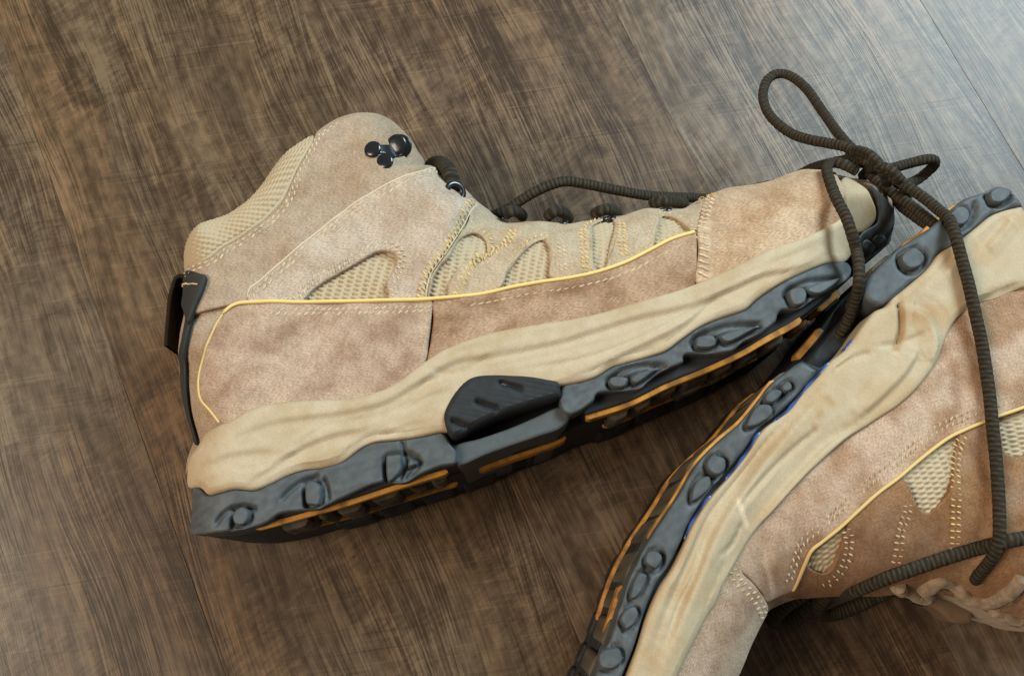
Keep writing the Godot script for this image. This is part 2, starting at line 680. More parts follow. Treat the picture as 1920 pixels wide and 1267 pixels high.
# ---------- the floor ----------
func wood_floor() -> void:
	var f := Node3D.new()
	f.name = "floor"
	add_child(f)
	f.set_meta("kind", "structure")
	f.rotation.y = deg_to_rad(23.8)
	var under := Shape.new()
	var q := 1.6
	under.quad(under.add(Vector3(-q, -0.0062, q), Vector2.ZERO), under.add(Vector3(-q, -0.0062, -q), Vector2.ZERO), under.add(Vector3(q, -0.0062, -q), Vector2.ZERO), under.add(Vector3(q, -0.0062, q), Vector2.ZERO))
	var base := mat(Color(0.16, 0.12, 0.09), 0.9)
	base.vertex_color_use_as_albedo = false
	put("underlay", under.mesh(), base, f)
	var mats: Array[StandardMaterial3D] = []
	for k in 4:
		var t := tex(plank_image(70 + k * 13, k))
		var m := mat(Color(1, 1, 1), 0.34, t, 1.0, 0.022, 0.34)
		m.vertex_color_use_as_albedo = false
		mats.append(m)
	var w := 0.150
	var l := 0.914
	# one board, with eased edges
	var s := Shape.new()
	var e := 0.00018
	var g := 0.0
	var rows := []
	for v: Vector2 in [Vector2(g, -0.006), Vector2(g, -e), Vector2(g + e, 0.0)]:
		var row := PackedInt32Array()
		for c: Vector2 in [Vector2(-1, -1), Vector2(1, -1), Vector2(1, 1), Vector2(-1, 1)]:
			var p := Vector3(c.x * (w * 0.5 - v.x), v.y, c.y * (l * 0.5 - v.x))
			row.append(s.add(p, Vector2(p.x / w + 0.5, p.z / 0.6 + 0.5)))
		rows.append(row)
	for k in 2:
		for j in 4:
			s.quad(rows[k][j], rows[k][(j + 1) % 4], rows[k + 1][(j + 1) % 4], rows[k + 1][j])
	var face := PackedInt32Array()
	for k in 4:
		face.append(s.add(s.p[rows[2][k]], s.uv[rows[2][k]]))
	s.quad(face[3], face[0], face[1], face[2])
	var board := s.mesh()
	var order := [1, 2, 0, 1, 2, 3, 0, 1, 3, 2]
	for k in range(-4, 6):
		for j in range(-1, 2):
			var o := put("plank", board, mats[order[(k + 4) % 10]], f)
			var shift: float = [-0.16, -0.09, -0.165, -0.10, -0.14, -0.09, -0.16, -0.09, -0.15, -0.12][k + 4]
			o.position = Vector3(0.0175 + 0.075 + k * w, 0, j * l + shift)
			if (k + j) % 2 != 0 and j != 0:
				o.rotation.y = PI

func lace_line(name_: String, origin: Vector3, step := 0.0007) -> PackedVector3Array:
	var a: Array = LACES[name_]
	var r := PackedVector3Array()
	for k in range(0, a.size(), 3):
		r.append(Vector3(a[k], a[k + 1], a[k + 2]) * 0.0001 - origin)
	return smooth3(r, step)

func knit(line: PackedVector2Array, row: float, gap: float, amp: float) -> Callable:
	return func(p: Vector2) -> float:
		var q := near_signed(p, line)
		var y := q.x / row
		var x := (p.x * 0.9 + p.y * 0.25) / gap + 0.5 * (int(floor(y)) & 1)
		var w := absf(sin(PI * (y + 0.13 * sin(TAU * x))))
		return amp * (pow(w, 0.7) * (0.7 + 0.3 * cos(TAU * x)) - 0.5)

# leather folds: each line is a step or a furrow
func folds(list: Array) -> Callable:
	var n := noise(91, 0.05, 3)
	return func(p: Vector2) -> float:
		var y := 0.0
		for q: Array in list:
			var line: PackedVector2Array = q[0]
			var w: float = q[2]
			var f := near_signed(p, line)
			var e := clampf(minf(f.y, 1.0 - f.y) * 5.0, 0.15, 1.0)
			if q[3] == 1:
				y -= 1.3 * float(q[1]) * exp(-f.x * f.x / (w * w)) * e
			else:
				var d := absf(f.x)
				if d < w * 4.0:
					y += 1.7 * float(q[1]) * (f.x / w) * exp(-d / w) * e
		return y + 0.28 * n.get_noise_2d(p.x * 0.5, p.y) + 0.07 * n.get_noise_2d(p.x * 5.0, p.y * 8.0)

const LUGS := ["a", "b", "c", "d", "e", "f", "g", "h", "i", "j", "k", "l"]

# moulded rubber: a moat round every lug and long cut lines
func carved(pads: Array[PackedVector2Array], cuts: Array[PackedVector2Array]) -> Callable:
	var n := noise(51, 0.07, 3)
	var boxes := []
	for q in pads:
		var r := Rect2(q[0], Vector2.ZERO)
		for p in q:
			r = r.expand(p)
		boxes.append(r.grow(3.0))
	for q in cuts:
		var r := Rect2(q[0], Vector2.ZERO)
		for p in q:
			r = r.expand(p)
		boxes.append(r.grow(3.0))
	return func(p: Vector2) -> float:
		var y := 0.22 * n.get_noise_2d(p.x, p.y) + 0.14 * n.get_noise_2d(p.x * 4.0, p.y * 4.0)
		for k in boxes.size():
			if (boxes[k] as Rect2).has_point(p):
				var d := 0.0
				if k < pads.size():
					d = near(p, pads[k])
					y -= 1.9 * exp(-d * d / 0.8)
				else:
					d = near(p, cuts[k - pads.size()])
					y -= 2.2 * exp(-d * d / 0.7)
		return y

func bumps(amount: float, freq: float, seed_: int) -> Callable:
	var n := noise(seed_, freq, 3)
	return func(p: Vector2) -> float:
		return amount * n.get_noise_2d(p.x, p.y)

func mottled(seed_: int, amount: float, a := Color(1, 1, 1), c := Color(0.8, 0.66, 0.52)) -> Callable:
	var n := noise(seed_, 0.03, 5)
	return func(p: Vector2) -> Color:
		var f := n.get_noise_2d(p.x, p.y * 1.6)
		f = 0.35 + f * 1.3 + 0.5 * n.get_noise_2d(p.x * 5.0 + 90.0, p.y * 9.0)
		return a.lerp(c, clampf(f, 0.0, 1.0) * amount)

func scratched(seed_: int, amount: float) -> Callable:
	var n := noise(seed_, 0.14, 5)
	return func(p: Vector2) -> Color:
		var f := 1.0 + amount * n.get_noise_2d(p.x, p.y * 2.0)
		return Color(f, f, f)

func boot(at: Vector3, turn: float, data: Dictionary, label: String, n: int) -> Boot:
	var b := Boot.new()
	b.root = thing("hiking_boot", label, "boot", "pair of worn hiking boots")
	b.root.position = at
	b.root.rotation.y = deg_to_rad(turn)
	for k: String in data:
		b.c[k] = pts(data[k])
	var w := noise(17 + n, 0.022, 3)
	var e := noise(27 + n, 0.07, 2)
	var rad := func(q: Vector2) -> float:
		if n == 0:
			return 24.0 if q.x < 150.0 and q.y > 70.0 else (32.0 if q.x < 60.0 else 44.0)
		return 26.0 if q.x < 130.0 and q.y > 70.0 else (32.0 if q.x < 40.0 else 44.0)
	var crumple := func(p: Vector2) -> float:
		var soft := clampf((p.y - 20.0) / 40.0, 0.0, 1.0)
		return soft * (2.4 * w.get_noise_2d(p.x, p.y) + 0.5 * e.get_noise_2d(p.x, p.y))
	b.build(rad, crumple)
	return b

func part(b: Boot, called: String, line: PackedVector2Array, m: Material, o: Dictionary, parent: Node3D = null) -> MeshInstance3D:
	return put(called, panel(b, line, o), m, parent if parent else b.root)

func left_boot() -> void:
	var b := boot(LEFT_AT, LEFT_TURN, LEFT, "tan suede hiking boot lying whole in view with lace hook and yellow piping", 0)
	var c := b.c
	var sole := smooth(c.sole, 1.5)
	var mid_top: PackedVector2Array
	part(b, "upper", inset(ccw(dense(smooth(c.upper, 2.0, true), 2.0)), 1.8), M.shaft, {"off": -1.8, "t": 0.6, "r": 1.0, "skirt": 40.0, "step": 2.5, "tint": mottled(3, 0.5)})
	# outsole: block, walls, lugs, tread
	var core := join([sole, back(smooth(moved(c.mid_bot, Vector2(0, 7)), 2.0))])
	var outsole := part(b, "outsole", dense(core, 2.0), M.dark, {"off": -22.0, "t": 0.5, "to": 0.6, "step": 3.0})
	var inner := moved(part_of(sole, -10, 110), Vector2(0, 0.6))
	part(b, "heel_block", dense(join([inner, back(part_of(smooth(moved(c.mid_bot, Vector2(0, 3)), 2.0), -3, 92))]), 2.0), M.dark, {"off": -2.0, "t": 1.0, "to": 3.0, "step": 2.5}, outsole)
	inner = moved(part_of(sole, 150, 290), Vector2(0, 0.6))
	part(b, "forefoot_block", dense(join([inner, back(part_of(smooth(moved(c.mid_bot, Vector2(0, 3)), 2.0), 146, 276))]), 2.0), M.dark, {"off": -4.0, "t": 1.0, "to": 3.0, "step": 2.5}, outsole)
	part(b, "shank", smooth(c.shank, 1.6, true), M.rubber, {"off": -1.5, "t": 1.2, "r": 1.2, "to": 6.0, "step": 2.0, "tint": scratched(41, 0.2)}, outsole)
	var pads: Array[PackedVector2Array] = []
	for k: String in LUGS:
		pads.append(ccw(dense(smooth(c["lug_" + k], 0.8, true), 0.8)))
	var cuts: Array[PackedVector2Array] = []
	for k in 11:
		cuts.append(smooth(c["k%d" % (k + 1)], 3.0))
	for k: String in ["heel_wall", "fore_wall", "toe_wall"]:
		part(b, "sidewall", dense(smooth(c[k], 1.2, true), 1.2), M.rubber, {"off": 1.6, "t": 1.8, "r": 0.9, "skirt": 9.0, "step": 0.75, "relief": carved(pads, cuts), "tint": scratched(42, 0.45)}, outsole)
	for k: String in LUGS:
		part(b, "lug", ccw(dense(smooth(c["lug_" + k], 0.8, true), 0.8)), M.rubber, {"off": 2.8, "t": 2.6, "r": 0.8, "skirt": 2.0, "step": 1.0, "relief": bumps(0.25, 0.2, 52), "tint": scratched(43, 0.4)}, outsole)
	put("tread_line", tread_bar(part_of(sole, 22, 96), 93, 93, 91.5, 86, 1.4), M.amber, outsole)
	put("tread_line", tread_bar(part_of(sole, 30, 97), 56, 48, 54, 44, 1.8), M.amber, outsole)
	put("tread_line", tread_bar(part_of(sole, 150, 243), 91, 93, 84, 91.4, 1.4), M.amber, outsole)
	put("tread_line", tread_bar(part_of(sole, 160, 236), 54, 50, 51, 48, 1.8), M.amber, outsole)
	put("tread_patch", tread_bar(part_of(sole, 106, 145), 66, 64, 56, 55, 1.8), M.amber, outsole)
	put("tread_patch", tread_bar(part_of(sole, 262, 276), 62, 60, 46, 44, 2.4), M.amber, outsole)
	put("tread_patch", tread_bar(part_of(sole, 258, 268), 34, 32, 24, 22, 2.4), M.amber, outsole)
	var rng := RandomNumberGenerator.new()
	rng.seed = 9
	for span: Vector2 in [Vector2(28, 95), Vector2(160, 238)]:
		var u := span.x
		while u < span.y:
			var l := rng.randf_range(7.0, 13.0)
			var piece := part_of(sole, u, minf(u + l, span.y))
			if piece.size() > 2:
				var a := rng.randf_range(-3, 3)
				put("tread_lug", tread_bar(piece, 84 + a, 82 - a, 68 + a, 70 - a, rng.randf_range(2.0, 3.6)), M.lug, outsole)
				put("tread_lug", tread_bar(piece, 66 - a, 67 + a, 57 - a, 58 + a, rng.randf_range(1.6, 3.4)), M.lug, outsole)
			u += l + rng.randf_range(1.2, 2.6)
	for span: Vector2 in [Vector2(40, 100), Vector2(160, 255)]:
		var u := span.x
		while u < span.y:
			var piece := part_of(sole, u, u + 17.0)
			if piece.size() > 2:
				put("tread_lug", tread_bar(piece, 30, 27, 6, 5, 1.8), M.dark, outsole)
			u += 19.0
	# midsole
	var list := []
	for q: Array in [["g1", 1.1, 1.2, 0], ["g2", 0.9, 1.6, 0], ["g3", 1.1, 1.2, 0], ["g4", 0.6, 0.9, 0], ["g5", 0.9, 1.0, 1], ["g6", 0.7, 1.0, 1], ["g7", 0.6, 0.9, 1], ["g8", 0.6, 1.0, 1], ["g9", 1.2, 1.1, 0], ["g10", 0.7, 0.7, 1], ["g11", 0.4, 0.9, 0], ["g12", 0.4, 0.6, 1], ["g13", 0.35, 0.7, 0], ["g14", 0.45, 0.6, 1], ["g15", 0.45, 0.6, 1], ["g16", 0.4, 0.5, 1], ["g17", 0.5, 0.8, 0]]:
		list.append([smooth(c[q[0]], 4.0), q[1], q[2], q[3]])
	part(b, "midsole", dense(smooth(c.midsole, 1.4, true), 1.4), M.midsole, {"off": 2.4, "t": 2.6, "r": 2.6, "skirt": 26.0, "step": 0.9, "relief": folds(list), "tint": mottled(7, 0.6, Color(1.06, 1.06, 1.06), Color(0.84, 0.71, 0.55))})
	# upper panels
	var knit_line := smooth(c.collar_in, 4.0)
	part(b, "padded_collar", dense(smooth(c.collar, 1.4, true), 1.4), M.knit, {"off": -0.6, "t": 1.2, "r": 1.6, "step": 0.42, "skirt": 20.0, "relief": knit(knit_line, 1.75, 2.5, 1.4)})
	part(b, "shaft_panel", dense(smooth(c.shaft, 1.4, true), 1.4), M.shaft, {"off": 0.0, "t": 1.0, "r": 0.8, "step": 1.5, "skirt": 8.0, "relief": bumps(0.35, 0.06, 61), "tint": mottled(8, 0.55)})
	var w1 := ccw(dense(smooth(c.w1, 1.0, true), 1.0))
	part(b, "quarter_panel", dense(smooth(c.quarter, 1.4, true), 1.4), M.quarter, {"off": 0.5, "t": 1.4, "r": 0.8, "step": 1.5, "skirt": 3.0, "holes": [w1], "relief": bumps(0.5, 0.05, 62), "tint": mottled(9, 0.55, Color(1.08, 1.08, 1.08), Color(0.8, 0.68, 0.58))})
	var holes := []
	for k: String in ["w2", "w3", "w4", "w5"]:
		holes.append(ccw(dense(smooth(c[k], 1.0, true), 1.0)))
	part(b, "vamp_panel", dense(smooth(c.vamp, 1.4, true), 1.4), M.vamp, {"off": 0.2, "t": 1.2, "r": 0.8, "step": 1.3, "skirt": 3.0, "holes": holes, "relief": bumps(1.0, 0.06, 63), "tint": mottled(10, 0.6)})
	holes.append(w1)
	var row := smooth(c.piping, 5.0)
	for q: PackedVector2Array in holes:
		part(b, "mesh_window", inset(q, -1.2), M.knit, {"off": -1.4, "t": 0.6, "r": 0.4, "step": 0.42, "relief": knit(row, 1.8, 2.6, 1.4)})
	part(b, "heel_panel", dense(smooth(c.heel_panel, 1.4, true), 1.4), M.heel, {"off": 1.0, "t": 1.3, "r": 1.0, "step": 1.5, "relief": bumps(0.5, 0.05, 64), "tint": mottled(11, 0.9, Color(1.2, 1.19, 1.18), Color(0.76, 0.65, 0.58))})
	var creases := folds([[PackedVector2Array([Vector2(104, 45), Vector2(112, 42), Vector2(124, 38), Vector2(140, 36)]), 0.8, 1.5, 0], [PackedVector2Array([Vector2(125, 44), Vector2(150, 37), Vector2(175, 33)]), 0.6, 1.5, 0]])
	part(b, "side_band", dense(smooth(c.side_band, 1.4, true), 1.4), M.band, {"off": 0.9, "t": 1.3, "r": 1.0, "step": 1.3, "relief": creases, "tint": mottled(12, 0.85, Color(1.15, 1.12, 1.08), Color(0.68, 0.53, 0.41))})
	part(b, "toe_cap", dense(smooth(c.toe_cap, 1.4, true), 1.4), M.toe, {"off": 0.8, "t": 1.4, "r": 1.0, "step": 1.5, "skirt": 5.0, "relief": bumps(0.4, 0.05, 65), "tint": mottled(13, 0.85, Color(1.14, 1.12, 1.08), Color(0.82, 0.66, 0.52))})
	part(b, "toe_bumper", dense(smooth(c.bumper, 1.2, true), 1.2), M.midsole, {"off": 1.2, "t": 1.0, "r": 1.2, "step": 1.5, "skirt": 18.0, "relief": bumps(0.5, 0.08, 73), "tint": mottled(17, 0.7, Color(0.92, 0.9, 0.86), Color(0.7, 0.56, 0.4))})
	var cord_line := smooth(c.piping, 1.2)
	put("piping", cord(on(b, cord_line.slice(0, 44), 2.2), 0.0005, 8), M.gold, b.root)
	put("piping", cord(on(b, cord_line.slice(43), 2.5), 0.00078, 8), M.piping, b.root)
	# arch support, heel strip, pull loop
	var a0 := part(b, "arch_support", dense(smooth(c.arch, 1.2, true), 1.2), M.dark, {"off": 2.5, "t": 5.0, "r": 2.2, "step": 0.6, "skirt": 10.0, "relief": arch_relief(c.arch), "tint": scratched(47, 0.2)})
	part(b, "heel_strip", dense(smooth(c.heel_strip, 1.2, true), 1.2), M.strap, {"off": 0.4, "t": 1.6, "r": 1.0, "step": 1.5, "skirt": 12.0})
	pull_loop(b)
	# the pale raw edges of the overlapping suede
	put("raw_edge", cord(on(b, smooth(c.quarter_edge, 1.2), 1.15), 0.0004, 6), M.raw, b.root)
	put("raw_edge", cord(on(b, smooth(moved(c.vamp_seam, Vector2(0.6, 0)), 1.2), 1.0), 0.00032, 6), M.raw, b.root)
	# stitching
	var q2 := smooth(moved(c.quarter_edge, Vector2(0.8, -2.6)), 1.0)
	put("stitching", stitches(b, q2, {"off": 1.9, "lanes": [-0.9, 0.9], "gap": 3.0, "len": 2.2}), M.thread, b.root, true)
	put("stitching", stitches(b, smooth(moved(c.collar_in, Vector2(1.2, -2.0)), 1.0), {"off": 1.0, "lanes": [-0.8, 0.8], "gap": 3.0, "len": 2.0}), M.thread, b.root, true)
	put("stitching", stitches(b, smooth(moved(part_of(c.piping, 44, 112), Vector2(0.5, -4.4)), 1.0), {"off": 2.25, "lanes": [-0.9, 0.9], "gap": 2.6, "len": 2.0, "r": 0.5, "turn": 0.7}), M.thread, b.root, true)
	put("stitching", stitches(b, smooth(moved(part_of(c.piping, 113, 210), Vector2(0.5, -4.2)), 1.0), {"off": 2.2, "lanes": [0.0], "gap": 3.0, "len": 2.4, "r": 0.45}), M.thread, b.root, true)
	put("stitching", stitches(b, inset(w1, -2.7), {"off": 1.9, "lanes": [-0.8, 0.9], "gap": 2.4, "len": 1.7, "turn": 0.9}), M.thread, b.root, true)
	for k in 4:
		put("stitching", stitches(b, inset(holes[k], -2.4), {"off": 1.45, "lanes": [0.0], "gap": 2.3, "len": 1.6, "turn": 1.0, "r": 0.45}), M.gold if k != 3 else M.thread, b.root, true)
	put("stitching", stitches(b, smooth(moved(c.vamp_seam, Vector2(-1.0, 0)), 1.0), {"off": 1.95, "lanes": [-1.0, 0.4], "gap": 2.3, "len": 2.0, "turn": 1.1}), M.gold, b.root, true)
	for k: String in ["strap_a", "strap_b", "strap_c"]:
		part(b, "strap", dense(smooth(c[k], 1.2, true), 1.2), M.vamp, {"off": 0.9, "t": 1.1, "r": 0.9, "step": 1.3, "skirt": 1.5, "relief": bumps(0.6, 0.07, 71), "tint": mottled(16, 0.45)})
	for k: String in ["col1", "col2", "col3"]:
		put("stitching", stitches(b, smooth(c[k], 1.0), {"off": 2.15, "lanes": [-0.9, 0.9], "gap": 2.2, "len": 1.9, "turn": 1.1}), M.thread if k == "col3" else M.gold, b.root, true)
	var rng2 := RandomNumberGenerator.new()
	rng2.seed = 4
	for k in 9:
		var z := (c.toe_seam[0] as Vector2) + Vector2(rng2.randf_range(-3, 5), rng2.randf_range(-2, 1))
		var hair := PackedVector3Array()
		for m in 4:
			hair.append(b.at(z, 2.0 + m * 0.9))
			z += Vector2(rng2.randf_range(-1.4, 1.0), rng2.randf_range(0.2, 1.8))
		put("frayed_thread", cord(smooth3(hair, 0.0006), 0.00018, 5), M.gold, b.root)
	put("stitching", stitches(b, smooth(c.vamp_seam2, 1.0), {"off": 1.5, "lanes": [-0.9, 0.9], "gap": 2.3, "len": 2.0, "turn": 1.1}), M.gold, b.root, true)
	put("stitching", stitches(b, smooth(moved(c.toe_seam, Vector2(3.4, 0)), 1.0), {"off": 2.3, "lanes": [-1.2, 0.8], "gap": 2.7, "len": 3.0, "turn": 1.35, "r": 0.65}), M.thread, b.root, true)
	# lace hardware
	lace_hook(b)
	var p: Vector2 = EYELET
	var e := put("eyelet", torus(3.6, 1.3), M.metal, b.root)
	e.position = b.at(p, 2.0)
	e.rotation = Vector3(0.35, 0.2, -0.3)
	for q: Vector2 in EYELETS:
		var small := put("eyelet", torus(2.4, 0.95), M.metal, b.root)
		small.position = b.at(q, 1.2)
		var slope := (b.h(q + Vector2(0, 2)) - b.h(q - Vector2(0, 2))) / 4.0
		small.rotation.x = -atan(-slope)

func torus(r: float, t: float) -> ArrayMesh:
	var profile := []
	for k in 11:
		var a := TAU * k / 10.0
		profile.append(Vector2(r + cos(a) * t, sin(a) * t * 0.7))
	return lathe(profile, 22)

func arch_relief(shape: PackedVector2Array) -> Callable:
	var mid := Vector2.ZERO
	for p in shape:
		mid += p
	mid /= shape.size()
	var n := noise(77, 0.2, 2)
	return func(p: Vector2) -> float:
		var q := p - mid
		var y := -0.012 * q.y * q.y + 0.16 * sin(TAU * (q.x * 0.5 + q.y * 0.8) / 1.7)
		for k in 3:
			var s := Vector2(-15.0 + 11.0 * k, -4.0 + 3.4 * k)
			var e := Geometry2D.get_closest_point_to_segment(q, s + Vector2(-2.5, 2.4), s + Vector2(3.0, -2.4)).distance_to(q)
			y -= 2.4 * exp(-e * e / 1.0)
		return y + 0.15 * n.get_noise_2d(p.x, p.y)

func lace_hook(b: Boot) -> void:
	var hook := Node3D.new()
	hook.name = "lace_hook"
	b.root.add_child(hook)
	var plate := join([HOOK_PLATE])
	put("plate", panel(b, dense(smooth(plate, 0.7, true), 0.7), {"off": 0.8, "t": 0.9, "r": 0.5, "step": 1.0, "skirt": 1.0}), M.metal, hook)
	var dome := lathe([Vector2(0.01, 0.75), Vector2(1.5, 0.72), Vector2(2.6, 0.58), Vector2(3.2, 0.3), Vector2(3.6, -0.05), Vector2(3.7, -0.4), Vector2(3.5, -0.9)], 22)
	for k in 2:
		var o := put("rivet", dome, M.metal, hook)
		o.position = b.at(HOOK_AT[k], 1.9)
		o.rotation = Vector3(-0.12, 0, 0.15)
	var cup := lathe([Vector2(0.01, 4.5), Vector2(2.2, 4.4), Vector2(3.5, 4.15), Vector2(4.2, 3.8), Vector2(4.4, 3.4), Vector2(4.0, 3.0), Vector2(2.4, 2.5), Vector2(2.1, 1.2), Vector2(2.8, 0.3), Vector2(4.9, -0.1), Vector2(5.3, -0.5), Vector2(5.3, -1.0)], 24)
	var o := put("hook", cup, M.metal, hook)
	o.position = b.at(HOOK_AT[2], 1.6)
	o.rotation = Vector3(0.12, 0, 0.28)

func pull_loop(b: Boot) -> void:
	# a webbing loop behind the heel, standing off the boot, and its stitched tab
	var line := smooth(PULL, 1.0)
	var s := Shape.new()
	var n := line.size()
	for k in n:
		var d := (line[mini(k + 1, n - 1)] - line[maxi(k - 1, 0)]).normalized()
		var w := Vector2(-d.y, d.x) * 0.9
		var f := float(k) / (n - 1)
		var hi := lerpf(66.0, 60.0, f)
		var lo := lerpf(40.0, 38.0, f)
		for q: Vector2 in [Vector2(1, hi - 0.4), Vector2(0.6, hi), Vector2(-0.6, hi), Vector2(-1, hi - 0.4), Vector2(-1, lo), Vector2(1, lo)]:
			var z := line[k] + w * q.x
			s.add(Vector3(z.x, q.y, -z.y) * 0.001, Vector2(k * 0.02, q.y * 0.02))
	for k in n - 1:
		for j in 6:
			var a := k * 6 + j
			var c := k * 6 + (j + 1) % 6
			s.quad(a, a + 6, c + 6, c)
	put("pull_loop", s.mesh(), M.web, b.root)
	var tab := part(b, "pull_tab", dense(smooth(TAB, 1.0, true), 1.0), M.strap, {"off": 2.0, "t": 1.8, "r": 1.2, "step": 1.2, "skirt": 8.0})
	put("stitching", stitches(b, TAB_LINE, {"off": 3.9, "gap": 1.3, "len": 1.3, "r": 0.35, "turn": 0.0}), M.gold, tab, true)

func right_boot() -> void:
	var b := boot(RIGHT_AT, RIGHT_TURN, RIGHT, "tan hiking boot at the lower right, its toe and cuff cut off by the frame", 1)
	var c := b.c
	var sole := smooth(c.sole, 1.5)
	part(b, "upper", dense(smooth(c.upper, 2.0, true), 2.0), M.heel, {"off": -1.8, "t": 0.6, "r": 1.0, "skirt": 38.0, "step": 2.5, "tint": mottled(3, 0.5)})
	var outer := smooth(c.mid_out, 2.0)
	var outsole := part(b, "outsole", dense(join([sole, back(moved(outer, Vector2(0, 7)))]), 2.0), M.dark, {"off": -34.0, "t": 0.5, "to": 0.6, "step": 3.0})
	var inner := moved(part_of(sole, -10, 73), Vector2(0, 0.6))
	part(b, "heel_block", dense(join([inner, back(moved(part_of(outer, 2, 72), Vector2(0, 5)))]), 2.0), M.dark, {"off": -3.0, "t": 1.0, "to": 3.0, "step": 2.5}, outsole)
	inner = moved(part_of(sole, 109, 290), Vector2(0, 0.6))
	part(b, "forefoot_block", dense(join([inner, back(moved(part_of(outer, 104, 280), Vector2(0, 5)))]), 2.0), M.dark, {"off": -3.0, "t": 1.0, "to": 3.0, "step": 2.5}, outsole)
	part(b, "shank", dense(smooth(c.shank, 1.6, true), 1.6), M.dark, {"off": -16.0, "t": 1.5, "r": 1.2, "to": 6.0, "step": 1.6, "relief": bumps(1.5, 0.12, 74), "tint": scratched(44, 0.4)}, outsole)
	put("tread_patch", tread_bar(part_of(sole, 84, 100), 70, 68, 62, 60, 1.8), M.amber, outsole)
	var pads: Array[PackedVector2Array] = []
	for k: String in LUGS:
		pads.append(ccw(dense(smooth(c["lug_" + k], 0.8, true), 0.8)))
	var cuts: Array[PackedVector2Array] = []
	for k in 6:
		cuts.append(smooth(c["k%d" % (k + 1)], 3.0))
	for k: String in ["heel_wall", "fore_wall"]:
		part(b, "sidewall", dense(smooth(c[k], 1.2, true), 1.2), M.rubber, {"off": 0.8, "t": 2.0, "r": 1.8, "skirt": 20.0, "step": 1.2, "relief": carved(pads, cuts), "tint": scratched(42, 0.45)}, outsole)
	for k: String in LUGS:
		part(b, "lug", ccw(dense(smooth(c["lug_" + k], 0.8, true), 0.8)), M.rubber, {"off": 2.2, "t": 2.5, "r": 0.8, "skirt": 2.0, "step": 1.0, "relief": bumps(0.25, 0.2, 52), "tint": scratched(43, 0.4)}, outsole)
	put("tread_line", tread_bar(part_of(sole, 121, 200), 93, 92, 91, 89.5, 1.2), M.amber, outsole)
	put("tread_line", tread_bar(part_of(sole, 217, 236), 84, 82, 76, 76, 1.8), M.amber, outsole)
	put("tread_line", tread_bar(part_of(sole, 112, 232), 38, 30, 35, 26, 1.6), M.amber, outsole)
	put("tread_line", tread_bar(part_of(sole, 8, 42), 84, 84, 76, 78, 1.4), M.amber, outsole)
	var rng := RandomNumberGenerator.new()
	rng.seed = 19
	for span: Vector2 in [Vector2(6, 62), Vector2(112, 262)]:
		var u := span.x
		while u < span.y:
			var l := rng.randf_range(8.0, 16.0)
			var piece := part_of(sole, u, minf(u + l, span.y))
			if piece.size() > 2:
				var a := rng.randf_range(-2, 2)
				put("tread_lug", tread_bar(piece, 84 + a, 83 - a, 42 + a, 41 - a, rng.randf_range(0.8, 1.5)), M.lug, outsole)
				put("tread_lug", tread_bar(piece, 22, 20, 6, 5, 1.2), M.dark, outsole)
			u += l + rng.randf_range(1.0, 2.0)
	var list := []
	for q: Array in [["h1", 2.38, 1.70, 0], ["h2", 2.21, 1.02, 1], ["h3", 2.21, 1.70, 0], ["h4", 2.38, 1.70, 0], ["h5", 1.53, 1.36, 1], ["h6", 1.70, 1.27, 1], ["h7", 1.53, 1.36, 0], ["h8", 1.36, 1.36, 0], ["h9", 1.70, 1.36, 0], ["h10", 1.36, 0.77, 1], ["h11", 1.02, 0.59, 1], ["h12", 1.02, 0.68, 1], ["h13", 1.02, 0.68, 1], ["h14", 1.19, 0.77, 0]]:
		list.append([smooth(c[q[0]], 4.0), q[1], q[2], q[3]])
	var marks := [c.scuff1, part_of(c.scuff2, -1e3, 1e3)]
	var stain := noise(78, 0.03, 4)
	var leather := func(p: Vector2) -> Color:
		var f := stain.get_noise_2d(p.x, p.y * 1.5)
		var col := Color(1.02, 1.02, 1.0).lerp(Color(0.9, 0.74, 0.54), clampf(0.3 + f * 1.8, 0.0, 1.0) * 0.55)
		for q: Array in SPOTS:
			var e := clampf(1.25 - near(p, q[0]) / float(q[1]) + 0.5 * stain.get_noise_2d(p.x * 6.0, p.y * 6.0), 0.0, 1.0)
			col = col.lerp(Color(0.78, 0.55, 0.34), e * float(q[2]))
		var d := near(p, marks[0])
		return col.lerp(Color(1.43, 1.43, 1.43), clampf(1.5 - d / 0.9, 0.0, 1.0))
	part(b, "midsole", dense(smooth(c.midsole, 1.4, true), 1.4), M.midsole, {"off": 2.4, "t": 2.6, "r": 2.6, "skirt": 14.0, "step": 0.9, "relief": folds(list), "tint": leather})
	for span: Vector2 in [Vector2(88, 99), Vector2(103, 136), Vector2(141, 165), Vector2(172, 192)]:
		put("glue_seam", cord(on(b, part_of(smooth(c.blue, 1.2), span.x, span.y), 2.6 if span.x < 140.0 else 1.6), 0.0009, 7, func(s: float, a: float) -> Vector2: return Vector2(0.9 + 0.25 * sin(s * 900.0 + a) * sin(s * 330.0), 0.8 + 0.5 * sin(s * 610.0))), M.blue, b.root)
	var blotch := noise(79, 0.035, 3)
	var band := func(p: Vector2) -> Color:
		var f := blotch.get_noise_2d(p.x, p.y)
		var col := Color(1.25, 1.22, 1.2).lerp(Color(0.8, 0.62, 0.46), clampf(0.45 + f * 1.8, 0.0, 1.0) * 0.8)
		for q: Array in BAND_SPOTS:
			var e := clampf(1.25 - near(p, q[0]) / float(q[1]) + 0.5 * blotch.get_noise_2d(p.x * 5.0, p.y * 5.0), 0.0, 1.0)
			col = col.lerp(Color(0.62, 0.4, 0.28), e * float(q[2]))
		return col.lerp(Color(1.42, 1.43, 1.43), clampf(1.6 - near(p, marks[1]) / 0.8, 0.0, 0.9))
